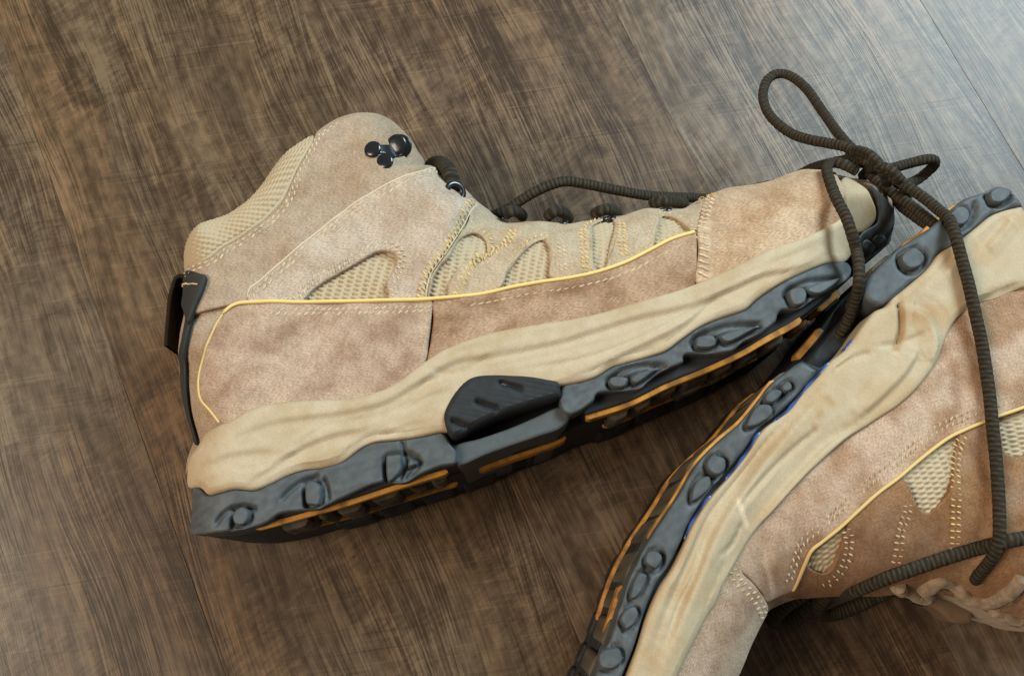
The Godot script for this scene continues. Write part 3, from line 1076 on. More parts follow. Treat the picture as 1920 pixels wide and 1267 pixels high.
	part(b, "side_band", dense(smooth(c.side_band, 1.4, true), 1.4), M.heel, {"off": 1.0, "t": 1.3, "r": 1.0, "step": 1.2, "relief": bumps(0.9, 0.05, 66), "tint": band})
	part(b, "toe_cap", dense(smooth(c.toe_cap, 1.4, true), 1.4), M.heel, {"off": 1.0, "t": 1.6, "r": 1.2, "step": 1.5, "skirt": 30.0, "relief": bumps(0.8, 0.05, 67), "tint": mottled(14, 0.8, Color(1.2, 1.2, 1.18), Color(0.75, 0.6, 0.48))})
	var holes := []
	for k: String in ["wa", "wb", "wc"]:
		holes.append(ccw(dense(smooth(c[k], 1.0, true), 1.0)))
	part(b, "vamp_panel", dense(smooth(c.vamp, 1.4, true), 1.4), M.worn, {"off": 0.2, "t": 1.2, "r": 0.8, "step": 1.4, "skirt": 6.0, "holes": holes, "relief": bumps(1.2, 0.05, 68), "tint": mottled(15, 0.7, Color(0.95, 0.9, 0.86), Color(0.82, 0.62, 0.42))})
	var row := smooth(c.piping, 5.0)
	for q: PackedVector2Array in holes:
		part(b, "mesh_window", inset(q, -1.2), M.knit, {"off": -1.4, "t": 0.6, "r": 0.4, "step": 0.42, "relief": knit(row, 1.8, 2.6, 1.4)})
	put("piping", cord(on(b, smooth(c.piping, 1.2), 2.5), 0.0007, 8), M.gold, b.root)
	part(b, "tongue", dense(smooth(c.tongue, 1.2, true), 1.2), M.lining, {"off": -16.0, "t": 1.5, "r": 1.2, "step": 1.5, "skirt": 10.0, "relief": bumps(1.5, 0.05, 69)})
	var torn := noise(83, 0.09, 3)
	for k: String in ["fray", "fray2"]:
		put("torn_eyestay", cord(on(b, smooth(c[k], 0.8), 1.0), 0.0036, 12, func(s: float, a: float) -> Vector2: return Vector2(0.85 + 0.35 * torn.get_noise_2d(s * 500.0, a * 2.0) + 0.15 * sin(a + s * 300.0), 0.72 + 0.45 * torn.get_noise_2d(s * 2000.0, a * 9.0))), M.toe, b.root)
	put("stitching", stitches(b, smooth(moved(part_of(c.piping, 60, 178), Vector2(0, -5.0)), 1.0), {"off": 2.3, "lanes": [-1.0, 1.0], "gap": 2.4, "len": 1.7, "turn": 0.6, "r": 0.45}), M.dull, b.root, true)
	put("stitching", stitches(b, smooth(moved(c.toe_seam, Vector2(3.4, 0)), 1.0), {"off": 2.6, "lanes": [-1.2, 1.2], "gap": 2.5, "len": 2.0, "turn": 1.2, "r": 0.55}), M.dull, b.root, true)
	for k: String in ["vseam2", "vseam3", "vamp_edge"]:
		put("stitching", stitches(b, smooth(c[k], 1.0), {"off": 1.5, "lanes": [-1.1, 1.1], "gap": 2.2, "len": 1.6, "turn": 1.2, "r": 0.42}), M.gold if k == "vseam2" else M.dull, b.root, true)

func shoelaces() -> void:
	var a := Vector3(0.06, 0, -0.2)
	var o := thing("shoelace", "dark brown round lace tied in a loose bow over the whole boot's toe", "shoelace", "laces of the boots")
	o.position = a
	for k: String in ["run", "bow", "bow2", "drop", "strand_b", "strand_c", "wrap", "wrap2"]:
		put("bow_loop" if k.begins_with("bow") else ("knot" if k.begins_with("wrap") else "lace_end"), cord(lace_line(k, a), 0.00225, 14, braid), M.lace, o)
	for k: String in ["hump_a", "hump_b", "hump_c", "hump_d"]:
		put("crossing", cord(lace_line(k, a), 0.0025, 14, braid), M.lace, o)
	put("eyelet_loop", cord(lace_line("eye", a), 0.0034, 14, braid), M.lace, o)
	a = Vector3(0.2, 0, -0.05)
	o = thing("shoelace", "dark ribbed lace draped from the knot down across the lower right boot", "shoelace", "laces of the boots")
	o.position = a
	put("lace_end", cord(lace_line("strand_a", a), 0.0023, 14, braid), M.lace, o)
	put("lace_end", cord(lace_line("low", a), 0.0026, 14, braid), M.lace, o)
	put("crossing", cord(lace_line("low2", a), 0.0036, 14, braid), M.lace, o)
	put("crossing", cord(lace_line("low3", a), 0.0036, 14, braid), M.lace, o)

func _ready() -> void:
	var cam := Camera3D.new()
	cam.name = "camera"
	add_child(cam)
	cam.position = Vector3(0, 0.46, 0)
	cam.rotation_degrees = Vector3(-76.0, 0, 0)
	cam.fov = rad_to_deg(2.0 * atan(633.5 / 1844.0))
	cam.near = 0.02
	cam.far = 20.0
	var env := Environment.new()
	env.background_mode = Environment.BG_COLOR
	env.background_color = Color(0.72, 0.68, 0.62)
	env.background_energy_multiplier = 0.3
	env.tonemap_mode = Environment.TONE_MAPPER_LINEAR
	env.tonemap_exposure = 0.9
	env.sdfgi_enabled = true
	env.ssao_enabled = true
	env.ssil_enabled = true
	var we := WorldEnvironment.new()
	we.name = "room_air"
	we.environment = env
	add_child(we)
	# daylight from a low window beyond the upper right corner
	window_light("window_light", Vector3(1.08, 1.36, -1.22), Vector3(0.15, 0, -0.2), Vector2(0.9, 0.85), Color(0.84, 0.95, 1.0), 8.0)
	# the room's broad soft light, high on the left
	window_light("room_light", Vector3(-2.1, 2.3, 0.35), Vector3(0, 0, -0.1), Vector2(1.4, 1.4), Color(1.0, 0.94, 0.86), 10.5)
	materials()
	wood_floor()
	left_boot()
	right_boot()
	shoelaces()

func window_light(called: String, at: Vector3, to: Vector3, size: Vector2, color: Color, energy: float) -> void:
	var l := AreaLight3D.new()
	l.name = called
	add_child(l)
	l.look_at_from_position(at, to, Vector3.UP if absf((to - at).normalized().y) < 0.95 else Vector3.FORWARD)
	l.area_size = size
	l.light_color = color
	l.light_energy = energy
	l.shadow_enabled = true
	l.area_range = 8.0


var SPOTS := [[PackedVector2Array([Vector2(116.6, -9.6), Vector2(116.8, -6.9)]), 1.6, 0.60], [PackedVector2Array([Vector2(122.0, -7.8), Vector2(124.0, -7.6)]), 1.3, 0.50], [PackedVector2Array([Vector2(127.9, -7.1), Vector2(128.3, -5.2)]), 1.2, 0.40], [PackedVector2Array([Vector2(72.0, -8.5), Vector2(78.0, -4.3), Vector2(83.7, -2.3)]), 1.5, 0.80], [PackedVector2Array([Vector2(70.0, -7.9), Vector2(66.0, -2.1)]), 4.5, 0.45], [PackedVector2Array([Vector2(76.6, -18.1), Vector2(65.5, -11.4), Vector2(53.5, -10.3)]), 2.0, 0.30], [PackedVector2Array([Vector2(174.8, -19.3), Vector2(186.4, -15.1), Vector2(197.5, -10.6)]), 3.5, 0.30], [PackedVector2Array([Vector2(220.5, -3.2), Vector2(231.7, 3.1)]), 5.0, 0.30]]
var BAND_SPOTS := [[PackedVector2Array([Vector2(74.1, 8.0), Vector2(72.5, 11.8)]), 3.6, 0.70], [PackedVector2Array([Vector2(73.7, 19.0), Vector2(84.6, 28.3), Vector2(94.4, 29.4)]), 2.4, 0.40], [PackedVector2Array([Vector2(160.0, 15.5), Vector2(157.1, 21.4)]), 4.0, 0.30], [PackedVector2Array([Vector2(200.0, 16.9), Vector2(198.2, 21.7)]), 4.0, 0.30]]
var EYELETS := PackedVector2Array([Vector2(153.2, 84.5), Vector2(175.5, 70.1), Vector2(194.4, 63.6), Vector2(217.4, 58.2)])
const EYELET := Vector2(137.7, 93.7)
const HOOK_AT := [Vector2(112.5, 121.8), Vector2(115.3, 114.9), Vector2(123.5, 123.0)]
var HOOK_PLATE := PackedVector2Array([Vector2(111.1, 123.0), Vector2(113.9, 123.3), Vector2(121.0, 123.5), Vector2(124.9, 124.9), Vector2(126.9, 122.9), Vector2(123.6, 118.1), Vector2(118.6, 115.7), Vector2(114.9, 112.8), Vector2(113.1, 115.4), Vector2(116.7, 118.6), Vector2(112.2, 119.5)])
var PULL := PackedVector2Array([Vector2(20.9, 107.5), Vector2(18.5, 108.8), Vector2(16.3, 108.6), Vector2(13.8, 105.6), Vector2(11.1, 101.6), Vector2(7.6, 94.2), Vector2(4.2, 86.9), Vector2(3.0, 83.7)])
var TAB := PackedVector2Array([Vector2(12.8, 115.9), Vector2(23.5, 101.6), Vector2(33.3, 94.2), Vector2(31.3, 88.4), Vector2(26.4, 82.8), Vector2(21.5, 77.7), Vector2(20.2, 81.9), Vector2(19.1, 87.4), Vector2(12.4, 105.0)])
var TAB_LINE := PackedVector2Array([Vector2(17.4, 104.1), Vector2(25.1, 95.0), Vector2(29.5, 91.6)])
const LEFT_AT := Vector3(-0.11699, 0, -0.01740)
const LEFT_TURN := 21.522
const RIGHT_AT := Vector3(0.20292, 0, -0.14552)
const RIGHT_TURN := -132.871

const LEFT := {
	"outline": [-121,70,-97,155,-73,257,-61,309,-30,368,5,406,6,493,12,588,28,679,53,769,87,856,128,928,161,1012,187,1121,198,1171,232,1228,282,1282,339,1304,405,1299,463,1297,538,1318,611,1364,672,1416,749,1470,828,1496,901,1514,962,1540,1037,1552,1114,1550,1186,1527,1251,1487,1291,1432,1318,1361,1322,1301,1332,1267,1325,1215,1327,1193,1374,1180,1394,1150,1409,1085,1443,1063,1469,1018,1469,975,1521,928,1547,880,1571,834,1665,805,1725,781,1809,735,1859,728,1932,713,2025,687,2095,686,2147,684,2180,660,2286,618,2332,624,2400,635,2488,638,2603,608,2674,599,2767,600,2830,597,2885,570,2955,537,3023,486,3102,447,3140,386,3164,327,3167,261,3140,202,3087,149,3023,121,2930,95,2847,60],
	"sole": [-36,21,72,-25,140,-45,251,-65,409,-82,554,-97,702,-106,849,-115,990,-127,1102,-126,1207,-129,1311,-134,1397,-136,1498,-126,1681,-137,1837,-126,1992,-125,2148,-118,2267,-102,2414,-83,2584,-34,2751,22,2986,109],
	"upper": [-73,257,-61,309,-30,368,5,406,6,493,12,588,28,679,53,769,87,856,128,928,161,1012,187,1121,198,1171,232,1228,282,1282,339,1304,405,1299,463,1297,538,1318,611,1364,672,1416,749,1470,828,1496,901,1514,962,1540,1037,1552,1114,1550,1186,1527,1251,1487,1291,1432,1318,1361,1322,1301,1332,1267,1325,1215,1327,1193,1374,1180,1394,1150,1409,1085,1443,1063,1469,1018,1469,975,1521,928,1547,880,1571,834,1665,805,1725,781,1809,735,1859,728,1932,713,2025,687,2095,686,2147,684,2180,660,2286,618,2332,624,2400,635,2488,638,2603,608,2674,599,2767,600,2830,597,2885,570,2955,537,3023,486,3102,447,3140,386,3164,327,3167,261,3140,202,2809,195,2740,186,2633,170,2536,162,2417,164,2315,156,2196,144,2040,141,1890,154,1741,165,1596,186,1457,218,1318,246,1193,255,1093,252,1013,235,954,218,893,198,829,193,753,199,683,213,582,251,491,280,421,297,348,302,266,293,208,296,140,295,94,264],
	"collar": [187,1121,198,1171,232,1228,282,1282,339,1304,405,1299,463,1297,538,1318,611,1364,672,1416,749,1470,828,1496,901,1514,914,1375,868,1313,811,1250,760,1189,712,1136,653,1099,599,1075,517,1053,435,1039,345,1012,213,1058],
	"collar_in": [213,1058,345,1012,435,1039,517,1053,599,1075,653,1099,712,1136,760,1189,811,1250,868,1313,914,1375,963,1414,1018,1428],
	"shaft": [213,1058,345,1012,435,1039,517,1053,599,1075,653,1099,712,1136,760,1189,811,1250,868,1313,914,1375,962,1540,1037,1552,1114,1550,1186,1527,1251,1487,1291,1432,1318,1361,1322,1301,1332,1267,1325,1215,1327,1193,1368,1113,1291,1054,1225,1039,1143,1030,1061,1018,977,1001,888,974,798,938,710,899,620,859,532,820,486,805,464,768,398,781,348,789,261,805,221,822,205,931],
	"quarter": [462,783,484,819,530,834,618,874,708,913,796,952,886,988,974,1016,1059,1032,1141,1045,1223,1056,1288,1069,1324,1090,1365,1130,1392,1143,1386,1015,1397,983,1433,1012,1470,1023,1453,901,1376,808,1300,729,1233,668,1155,611,1114,553,1090,498,968,548,767,625,634,677,518,724,457,751],
	"quarter_edge": [462,783,484,819,530,834,618,874,708,913,796,952,886,988,974,1016,1059,1032,1141,1045,1223,1056,1288,1069,1365,1130],
	"vamp": [1102,502,1126,551,1167,609,1246,668,1313,730,1390,811,1469,975,1521,928,1547,880,1571,834,1665,805,1725,781,1809,735,1859,728,1932,713,2025,687,2095,686,2147,684,2180,660,2286,618,2332,624,2400,635,2360,570,2282,491,2217,414,2095,387,2011,376,1884,360,1767,360,1655,376,1549,401,1442,423,1334,440,1228,464,1103,501],
	"vamp_seam": [1453,901,1376,808,1300,729,1233,668,1155,611,1114,553,1098,519],
	"vamp_seam2": [1546,708,1490,647,1434,621,1366,617,1305,573,1258,530,1223,482],
	"w1": [662,677,695,712,762,736,845,753,919,769,983,782,1027,774,1053,751,1058,727,1043,697,1015,669,985,640,952,563],
	"w2": [1111,504,1134,560,1157,589,1201,622,1247,647,1276,678,1301,704,1336,726,1385,732,1410,709,1412,672,1396,633,1363,622,1327,623,1287,604,1243,576,1204,541,1172,484],
	"w3": [1386,437,1418,487,1445,509,1493,546,1540,577,1588,600,1630,605,1635,568,1618,518,1597,463,1583,401],
	"w4": [1845,602,1880,626,1920,635,1949,637,1950,607,1930,566,1872,488,1830,429,1797,383,1762,385,1766,415,1786,469,1820,547],
	"w5": [2006,380,2048,444,2099,505,2136,539,2150,533,2171,503,2175,467,2171,389,2064,381],
	"heel_panel": [218,354,195,414,170,475,176,531,200,584,239,638,285,689,339,744,386,770,434,772,526,739,641,692,774,640,975,563,1110,513,1128,499,1094,428,1055,352,1017,283,947,249,886,229,823,223,747,230,676,244,575,282,485,311,415,328,341,333,260,323],
	"side_band": [1137,504,1234,477,1339,453,1447,435,1553,414,1659,389,1771,374,1888,374,2015,390,2099,402,2196,399,2193,382,2158,313,2085,182,2031,171,1881,185,1733,196,1588,217,1449,249,1310,277,1186,285,1085,283,1020,269,1063,349,1102,425],
	"piping": [219,352,197,412,172,473,178,529,201,582,241,636,286,687,340,742,387,768,434,770,526,737,642,690,775,639,975,562,1110,512,1234,475,1339,451,1446,434,1553,412,1658,388,1770,372,1887,372,2013,389,2098,400,2194,397],
	"band_seam": [1128,499,1094,428,1055,352,1017,283],
	"toe_seam": [2351,562,2274,485,2210,409,2162,313,2094,194],
	"toe_cap": [2354,565,2277,487,2212,411,2164,315,2096,195,2192,178,2310,190,2412,199,2532,196,2630,205,2739,222,2810,231,2821,291,2840,362,2867,423,2955,537,2885,570,2830,597,2767,600,2674,599,2603,608,2488,638],
	"bumper": [2900,413,2923,346,2933,284,2950,235,2941,203,2889,184,2829,186,2793,224,2782,304,2827,374],
	"midsole": [14,186,25,238,61,286,102,307,147,338,213,340,270,337,351,347,424,342,494,325,584,296,684,259,755,244,831,238,894,244,954,263,1013,280,1092,297,1192,300,1316,291,1455,263,1592,232,1737,211,1885,200,2034,187,2190,190,2308,201,2409,210,2527,207,2623,215,2730,232,2799,240,2821,136,2724,83,2610,85,2500,78,2408,69,2337,56,2273,40,2218,21,2128,25,2035,23,1949,4,1879,-15,1806,-13,1719,-3,1660,3,1594,-11,1529,-7,1466,3,1388,7,1259,4,1109,-1,1023,-6,973,8,902,19,820,39,736,61,675,58,608,38,535,43,465,61,407,65,331,57,272,58,209,87,150,97,102,111,74,152],
	"g1": [109,229,246,264,393,269,509,245,661,206,821,185,978,210,1114,233,1273,203,1516,163,1791,144,2042,112,2312,120,2560,147],
	"g2": [125,200,189,217,268,202,343,181,432,137],
	"g3": [230,82,384,118,516,142,637,136,714,119,755,116],
	"g4": [482,164,572,188,670,170,751,164],
	"g5": [300,48,452,75,564,43,656,70,745,88,856,50,983,26],
	"g6": [946,180,996,203,1096,186],
	"g7": [885,128,975,146,1056,136],
	"g8": [1014,251,1081,202,1162,192],
	"g9": [1439,26,1588,24,1765,32,1970,51,2126,102,2312,120,2486,100,2662,128],
	"g10": [1307,124,1503,80,1690,61,1914,73,2102,100,2274,134],
	"g11": [1118,188,1258,220,1340,210,1441,192],
	"k1": [1627,-48,1669,-30,1709,-23,1792,-41,1848,-67],
	"k2": [1982,-21,2015,-7,2059,-7,2145,-16,2245,-49],
	"k3": [2387,17,2414,31,2449,37,2506,36,2600,25,2663,16],
	"k4": [102,0,130,17,167,25,210,18,253,-5],
	"k5": [174,20,166,-10,151,-45],
	"k6": [360,-5,401,14,445,24,499,21],
	"k7": [447,11,440,-22,429,-65],
	"k8": [521,2,522,-27,513,-69],
	"k9": [833,26,827,-14,814,-59,776,-103],
	"k10": [750,-13,742,-48,731,-89],
	"k11": [832,-16,855,-38,871,-69,836,-89,801,-106],
	"strap_a": [1250,467,1300,536,1377,575,1475,579,1558,599,1500,557,1443,515,1378,451],
	"strap_b": [1587,414,1627,525,1639,607,1700,621,1782,616,1831,599,1801,531,1747,406,1749,385],
	"strap_c": [1808,375,1881,476,1949,572,2016,578,2118,544,2049,458,1990,384],
	"col1": [1809,604,1769,513,1721,396],
	"col2": [1968,576,1918,476,1885,390],
	"col3": [1690,562,1658,470,1637,412],
	"col4": [1465,595,1425,538,1353,454],
	"col5": [1559,592,1448,596,1364,583,1304,534,1260,475],
	"g12": [499,216,652,177,808,148,957,154],
	"g13": [1162,192,1321,160,1523,127,1731,105,1903,99],
	"g14": [220,179,251,146,346,125,427,123,512,131],
	"g15": [616,75,740,75,864,72,961,51],
	"g16": [1562,13,1736,14,1889,16,2012,45],
	"g17": [2120,138,2283,154,2419,156,2626,172],
	"rim": [2458,644,2467,594,2534,553,2653,537,2760,544,2818,471],
	"mid_bot": [18,182,70,155,99,114,147,99,206,89,270,59,329,59,406,66,464,62,534,45,607,40,674,59,735,63,819,40,902,20,973,9,1023,-4,1109,1,1260,6,1389,9,1467,4,1530,-5,1596,-9,1662,4,1721,-1,1808,-11,1881,-14,1951,5,2038,25,2131,27,2221,23,2277,42,2341,58,2412,71,2505,80,2616,88,2732,87,2826,138],
	"arch": [1006,53,1020,77,1059,114,1107,146,1157,161,1212,149,1294,114,1362,81,1410,51,1450,24,1449,-10,1435,-35,1384,-34,1278,-24,1191,-20,1094,-26,1031,-37,1006,-27,999,11],
	"heel_wall": [35,169,70,155,99,114,147,99,206,89,270,59,329,59,406,66,464,62,534,45,607,40,674,59,735,63,819,40,902,20,977,8,994,-14,996,-48,1005,-73,996,-108,983,-120,937,-110,871,-109,789,-116,721,-87,666,-80,605,-83,535,-88,473,-91,417,-77,328,-56,277,-69,218,-66,148,-50,-21,12,3,94],
	"fore_wall": [1467,4,1530,-5,1596,-9,1662,4,1721,-1,1808,-11,1881,-14,1951,5,2038,25,2131,27,2221,23,2277,42,2341,58,2412,71,2505,80,2616,88,2748,85,2772,58,2699,11,2610,-11,2499,-32,2421,-47,2351,-31,2327,-44,2314,-61,2238,-85,2166,-88,2109,-106,2027,-87,1948,-56,1930,-57,1918,-79,1828,-81,1766,-98,1723,-112,1645,-88,1572,-70,1548,-91,1497,-105,1447,-107,1426,-71,1437,-32],
	"toe_wall": [2867,177,2950,196,2963,225,2959,268,2954,330,2970,295,3007,260,3056,217,3080,180,3117,159,3053,131,2943,99,2842,87,2816,134],
	"shank": [1007,-53,1106,-60,1217,-65,1319,-62,1428,-59,1453,-104,1397,-136,1311,-134,1207,-129,1102,-126,993,-124],
	"heel_strip": [333,942,313,884,264,828,216,771,193,735,141,649,100,519,84,428,92,331,66,362,53,467,65,577,101,678,153,745,193,821,190,866,109,1098,123,1161],
	"back_seam": [211,835,262,810,350,793,399,785,451,783],
	"lug_a": [227,-31,202,-48,174,-38,169,-11,181,9,211,18,230,-4],
	"lug_b": [451,5,472,13,487,9,502,-19,492,-59,475,-81,456,-75,434,-56],
	"lug_c": [760,-5,785,-8,812,-19,800,-64,773,-87,735,-91],
	"lug_d": [838,-40,855,-72,822,-71],
	"lug_e": [1688,-78,1671,-87,1635,-74,1625,-51,1636,-35,1664,-37,1699,-59],
	"lug_f": [1705,-68,1740,-55,1780,-60,1826,-67,1780,-80,1720,-93],
	"lug_g": [2053,-67,2021,-66,1984,-45,1993,-18,2014,-11,2058,-23,2067,-45],
	"lug_h": [2083,-41,2136,-35,2191,-45,2241,-58,2175,-70,2101,-74],
	"lug_i": [2440,-38,2402,-39,2391,-19,2397,22,2424,31,2460,20,2465,-7],
	"lug_j": [2467,7,2519,18,2573,17,2649,11,2543,-24,2495,-23],
	"lug_k": [2970,127,2951,114,2896,114,2859,127,2869,147,2894,151,2942,137],
	"lug_l": [3038,147,3049,138,2989,126,2943,132,2932,151,2950,158,2993,155],
}
const RIGHT := {
	"outline": [-288,59,-308,142,-302,246,-239,432,-240,681,-287,975,-313,1277,-69,1380,279,1423,577,1415,831,1356,1078,1270,1168,1128,1231,991,1291,824,1397,691,1495,604,1611,479,1705,390,1786,346,1832,331,1876,342,1920,351,1989,369,2096,401,2260,437,2449,461,2662,428,2829,330,2919,219,2926,115,2849,59],
	"sole": [6,-1,-11,-52,0,-117,67,-149,142,-187,222,-201,317,-211,484,-251,650,-264,828,-253,982,-248,1104,-254,1232,-274,1304,-270,1427,-266,1543,-281,1670,-285,1805,-261,1991,-236,2146,-196,2336,-117,2481,-69,2692,-10,2842,50],
	"upper": [-308,142,-302,246,-239,432,-240,681,-287,975,-313,1277,-69,1380,279,1423,577,1415,831,1356,1078,1270,1168,1128,1231,991,1291,824,1397,691,1495,604,1611,479,1705,390,1786,346,1832,331,1876,342,1920,351,1989,369,2096,401,2260,437,2449,461,2662,428,2829,330,2615,168,2458,151,2280,98,2161,68,2046,44,2013,42,1939,19,1855,2,1818,-5,1741,-19,1677,-23,1625,-20,1512,-19,1422,-15,1365,-8,1278,1,1211,13,1158,29,1080,51,999,73,913,85,855,86,795,83,744,75,695,58,655,46,592,34,527,41,463,57,402,95,357,113,305,143,190,204],
	"midsole": [46,-1,64,-23,109,-52,159,-74,227,-85,295,-97,357,-109,415,-127,502,-123,598,-135,689,-149,729,-149,773,-168,844,-167,919,-160,981,-159,1044,-170,1117,-168,1216,-170,1282,-165,1335,-175,1417,-190,1517,-176,1621,-171,1741,-173,1860,-156,1930,-135,2025,-111,2104,-101,2205,-71,2306,-27,2404,9,2571,73,2747,117,2613,214,2458,196,2281,145,2163,115,2049,91,2016,89,1942,66,1858,49,1821,42,1745,28,1682,24,1630,27,1518,28,1427,32,1371,39,1285,48,1218,60,1165,76,1088,97,1007,120,922,132,863,132,804,130,754,122,705,105,665,93,602,81,538,88,474,104,413,142,368,159,317,189,203,250],
	"mid_out": [39,1,57,-22,102,-51,153,-73,221,-84,289,-96,351,-108,409,-126,497,-122,593,-134,684,-148,724,-148,769,-168,839,-166,915,-159,977,-158,1040,-169,1114,-167,1213,-169,1279,-164,1332,-174,1414,-189,1514,-175,1619,-170,1740,-173,1859,-155,1929,-134,2024,-110,2103,-100,2204,-69,2306,-26,2404,10,2572,74,2747,119],
	"mid_in": [197,252,311,191,363,161,408,144,469,106,533,90,597,82,660,94,700,106,749,123,800,132,859,134,918,133,1003,121,1084,99,1161,77,1214,61,1282,49,1368,40,1424,33,1515,29,1627,29,1680,25,1743,30,1819,43,1857,50,1940,67,2015,90,2048,93,2162,116,2281,146,2458,198,2614,216],
	"h1": [799,133,724,94,675,40,652,-28,683,-92],
	"h2": [843,-20,780,-43,714,-94,670,-140],
	"h3": [1114,89,1283,23,1454,10,1636,11,1813,40,1979,52],
	"h4": [1111,-114,1286,-125,1473,-124,1644,-109,1805,-87,1964,-40,2154,23,2336,82],
	"h5": [1342,-156,1471,-151,1635,-142,1796,-133,1935,-90,2112,-38,2273,14],
	"h6": [588,87,451,111,303,178],
	"h7": [101,-18,214,-12,309,-18],
	"h8": [365,-78,445,-69,507,-74],
	"h9": [1168,31,1067,52,890,65,767,47],
	"k1": [1335,-237,1315,-224,1282,-215,1247,-213,1211,-216],
	"k2": [1595,-221,1619,-196,1657,-199,1679,-226],
	"k3": [2006,-167,2030,-144,2068,-151,2085,-176],
	"k4": [532,-233,563,-197,548,-155,497,-137,446,-165],
	"k5": [273,-210,291,-159,267,-120,214,-114,159,-146],
	"k6": [96,-136,106,-95,78,-65,32,-68],
	"h10": [1716,-75,1562,-77,1392,-65,1263,-43],
	"h11": [1738,-30,1807,-8,1866,-16],
	"h12": [1079,-139,980,-116,906,-73],
	"h13": [890,-85,792,-10,707,26],
	"h14": [2207,19,2099,-24,1991,-42,1895,-74],
	"fray": [1440,601,1413,654,1370,739,1347,770,1346,721,1324,703,1301,734,1280,780,1273,817,1256,870,1239,906,1220,920,1196,904,1171,885,1138,870],
	"fray2": [1232,956,1219,994,1202,1031,1182,1083],
	"tongue": [1341,751,1291,804,1258,900,1234,975,1251,1026,1305,973,1310,908,1320,835],
	"piping": [439,597,682,470,784,414,831,391,898,360,959,335,1035,316,1126,299,1214,285,1305,266,1416,255,1486,250,1568,239,1613,235,1665,260,1704,285,1738,310],
	"toe_seam": [1836,47,1850,96,1845,145,1845,210,1845,257,1857,296],
	"side_band": [186,236,301,175,353,145,398,128,460,89,524,74,588,66,652,78,691,90,741,107,792,116,851,118,910,118,996,106,1077,83,1155,61,1208,45,1276,34,1362,25,1419,18,1510,14,1623,13,1676,9,1739,13,1817,27,1854,34,1859,39,1851,95,1846,144,1846,209,1846,255,1784,289,1736,311,1703,287,1663,261,1612,236,1567,240,1485,251,1414,256,1304,267,1212,286,1124,300,1034,317,957,336,895,361,828,393,782,416,679,471,436,599],
	"toe_cap": [1835,48,1849,97,1844,146,1844,212,1844,258,1855,298,1897,311,1940,319,2007,336,2110,367,2267,401,2449,425,2654,394,2617,206,2461,189,2282,136,2163,106,2048,82,2015,80,1940,56],
	"vamp": [422,590,667,462,770,406,816,383,884,352,946,326,1023,308,1114,290,1203,276,1295,256,1407,245,1479,239,1561,228,1607,223,1660,248,1700,272,1736,295,1769,305,1699,397,1599,493,1481,620,1388,701,1289,826,1227,996,1162,1136,1058,1296,919,1255],
	"wa": [1601,252,1523,259,1460,263,1498,291,1540,315,1590,348,1623,336,1645,272],
	"wb": [1187,296,1089,315,1007,333,931,357,988,389,1052,429,1117,456,1177,464,1220,456,1232,421,1219,375,1198,335],
	"wc": [773,432,709,468,642,508,753,580,821,580,856,529,821,479],
	"vamp_edge": [1469,262,1484,307,1535,362,1588,390,1638,394],
	"vseam2": [908,366,977,388,1067,449,1149,528,1232,632],
	"vseam3": [1229,346,1274,395,1340,434,1416,518],
	"fore_wall": [1114,-249,1101,-211,1103,-180,1181,-177,1278,-180,1333,-187,1417,-204,1519,-192,1620,-189,1739,-189,1859,-170,1931,-147,2023,-126,2105,-116,2208,-81,2312,-35,2414,-1,2577,59,2749,108,2836,40,2690,-14,2481,-72,2337,-120,2149,-198,1995,-238,1810,-263,1677,-287,1550,-283,1436,-268,1313,-272,1242,-276,1165,-262],
	"heel_wall": [39,1,57,-22,102,-51,153,-73,221,-84,289,-96,351,-108,409,-126,497,-122,593,-134,688,-146,738,-168,753,-216,721,-253,665,-266,500,-253,335,-213,241,-203,161,-190,87,-152,20,-120,10,-56,27,-5],
	"shank": [673,-155,741,-151,842,-151,940,-155,1019,-158,1046,-169,1065,-214,990,-221,880,-223,762,-225,672,-225],
	"blue": [909,-155,971,-158,1042,-168,1118,-169,1218,-170,1285,-167,1339,-176,1421,-191,1521,-177,1624,-173,1746,-174,1866,-157,1935,-135,2031,-112,2109,-102,2211,-71,2312,-27],
	"scuff1": [1680,-97,1700,-58,1723,-11],
	"scuff2": [1757,120,1776,175,1803,238,1808,262],
	"lug_a": [1255,-229,1278,-222,1312,-227,1328,-248,1315,-267,1284,-267,1260,-251],
	"lug_b": [1212,-216,1226,-208,1248,-217,1255,-231,1245,-247,1219,-245,1207,-235],
	"lug_c": [1403,-263,1354,-263,1324,-231,1347,-202,1412,-215,1450,-244],
	"lug_d": [1623,-199,1655,-204,1668,-232,1657,-263,1623,-271,1603,-256,1593,-223],
	"lug_e": [1750,-247,1704,-245,1680,-225,1706,-198,1753,-199,1794,-215],
	"lug_f": [2027,-155,2062,-153,2072,-174,2069,-202,2042,-215,2017,-202,2011,-172],
	"lug_g": [2159,-182,2116,-190,2099,-164,2132,-145,2181,-138,2201,-155],
	"lug_h": [2249,-86,2290,-92,2289,-109,2276,-137,2238,-142,2210,-126,2220,-97],
	"lug_i": [2366,-47,2388,-32,2427,-45,2445,-79,2421,-110,2391,-106,2355,-75],
	"lug_j": [472,-159,507,-149,548,-170,551,-212,523,-233,474,-220,462,-201],
	"lug_k": [201,-147,234,-125,273,-134,301,-168,281,-194,237,-198,204,-181],
	"lug_l": [35,-67,84,-71,113,-101,100,-127,82,-136,41,-124,19,-79],
}
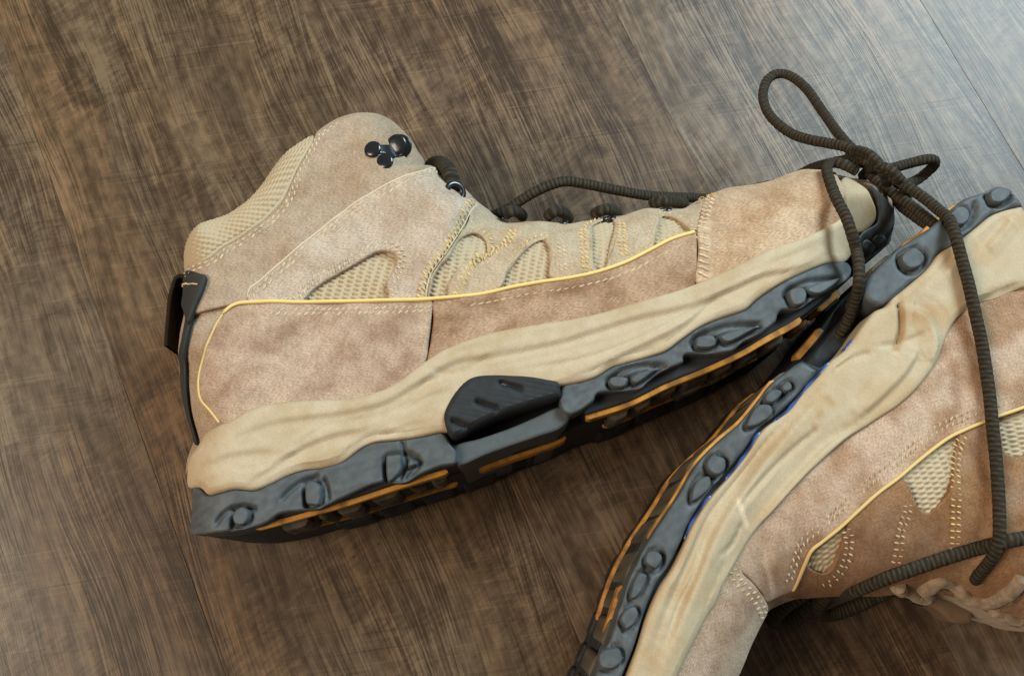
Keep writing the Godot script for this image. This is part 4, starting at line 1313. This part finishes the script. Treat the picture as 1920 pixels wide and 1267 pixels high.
const LACES := {
	"run": [-88,600,-1543,-59,640,-1537,0,660,-1563,91,680,-1616,182,680,-1658,238,670,-1672,322,640,-1672,467,580,-1667,618,500,-1675,807,380,-1716,960,240,-1773,1176,200,-1839,1314,260,-1857,1352,480,-1815,1373,660,-1760,1423,740,-1739,1467,800,-1698],
	"bow": [1515,840,-1651,1452,800,-1731,1426,660,-1895,1406,520,-2084,1375,440,-2228,1322,400,-2315,1263,390,-2338,1206,400,-2301,1173,420,-2216,1171,470,-2109,1195,540,-2008,1237,610,-1922,1289,680,-1861,1356,730,-1820,1413,780,-1777,1471,820,-1703,1539,800,-1640],
	"bow2": [1524,760,-1677,1607,740,-1702,1686,720,-1731,1760,720,-1750,1804,700,-1759,1827,660,-1755,1811,620,-1738,1766,620,-1703,1678,700,-1647,1600,780,-1613],
	"drop": [1426,840,-1642,1367,840,-1675,1331,820,-1691,1298,840,-1661,1277,920,-1570,1276,990,-1459,1298,1010,-1378,1315,1010,-1306,1337,980,-1256,1331,1010,-1183,1325,1010,-1116,1328,960,-1072,1325,880,-1015,1310,820,-970,1286,760,-936,1261,700,-902,1255,600,-882,1254,500,-867],
	"strand_a": [1467,860,-1685,1530,880,-1617,1592,900,-1555,1652,920,-1492,1687,950,-1433,1703,1000,-1371,1701,1040,-1284,1714,1040,-1198,1728,1040,-1107,1735,1040,-1044,1750,1030,-943,1762,1020,-873,1771,1010,-771,1773,1010,-668,1771,1008,-561,1774,1000,-452,1772,991,-315,1767,986,-225,1764,970,-152,1756,933,-98,1753,871,-60,1746,820,-30,1752,775,-10],
	"strand_b": [1476,780,-1678,1526,800,-1612,1578,820,-1547,1631,840,-1492,1668,880,-1426,1689,920,-1375,1712,950,-1350,1734,960,-1324],
	"strand_c": [1537,720,-1663,1595,720,-1607,1638,720,-1542,1681,740,-1487,1716,800,-1417,1730,860,-1379],
	"wrap": [1443,700,-1767,1436,800,-1753,1453,900,-1690,1492,910,-1634,1541,840,-1599,1584,700,-1606],
	"wrap2": [1496,700,-1683,1486,860,-1657,1521,920,-1616,1572,900,-1574,1639,780,-1558,1663,660,-1559],
	"low": [1953,968,-175,1853,972,-158,1785,965,-145,1719,884,-123,1628,855,-95,1535,823,-62,1441,788,-28,1380,736,1,1328,647,34,1366,300,67,1323,240,95],
	"low2": [1621,440,-15,1532,440,6,1444,440,10,1378,460,-20,1349,400,-7,1324,340,41,1306,260,92,1351,180,127,1427,160,119,1528,180,78,1658,220,15],
	"low3": [1264,400,6,1219,380,32,1169,360,66,1124,320,106,1110,260,142,1152,200,162,1222,180,149,1277,200,104,1295,220,64],
	"eye": [-238,770,-1589,-240,810,-1593,-248,830,-1613,-261,810,-1655,-279,750,-1703,-309,660,-1758,-345,560,-1800,-371,480,-1815],
	"hump_a": [-31,700,-1507,-11,710,-1517,11,680,-1534,32,600,-1555,47,520,-1571],
	"hump_b": [149,680,-1507,171,710,-1515,198,700,-1526,230,620,-1543,249,520,-1561],
	"hump_c": [348,680,-1515,368,710,-1520,401,700,-1533,437,620,-1557,466,520,-1581],
	"hump_d": [597,660,-1571,625,690,-1571,658,680,-1577,700,620,-1597,761,540,-1624],
}
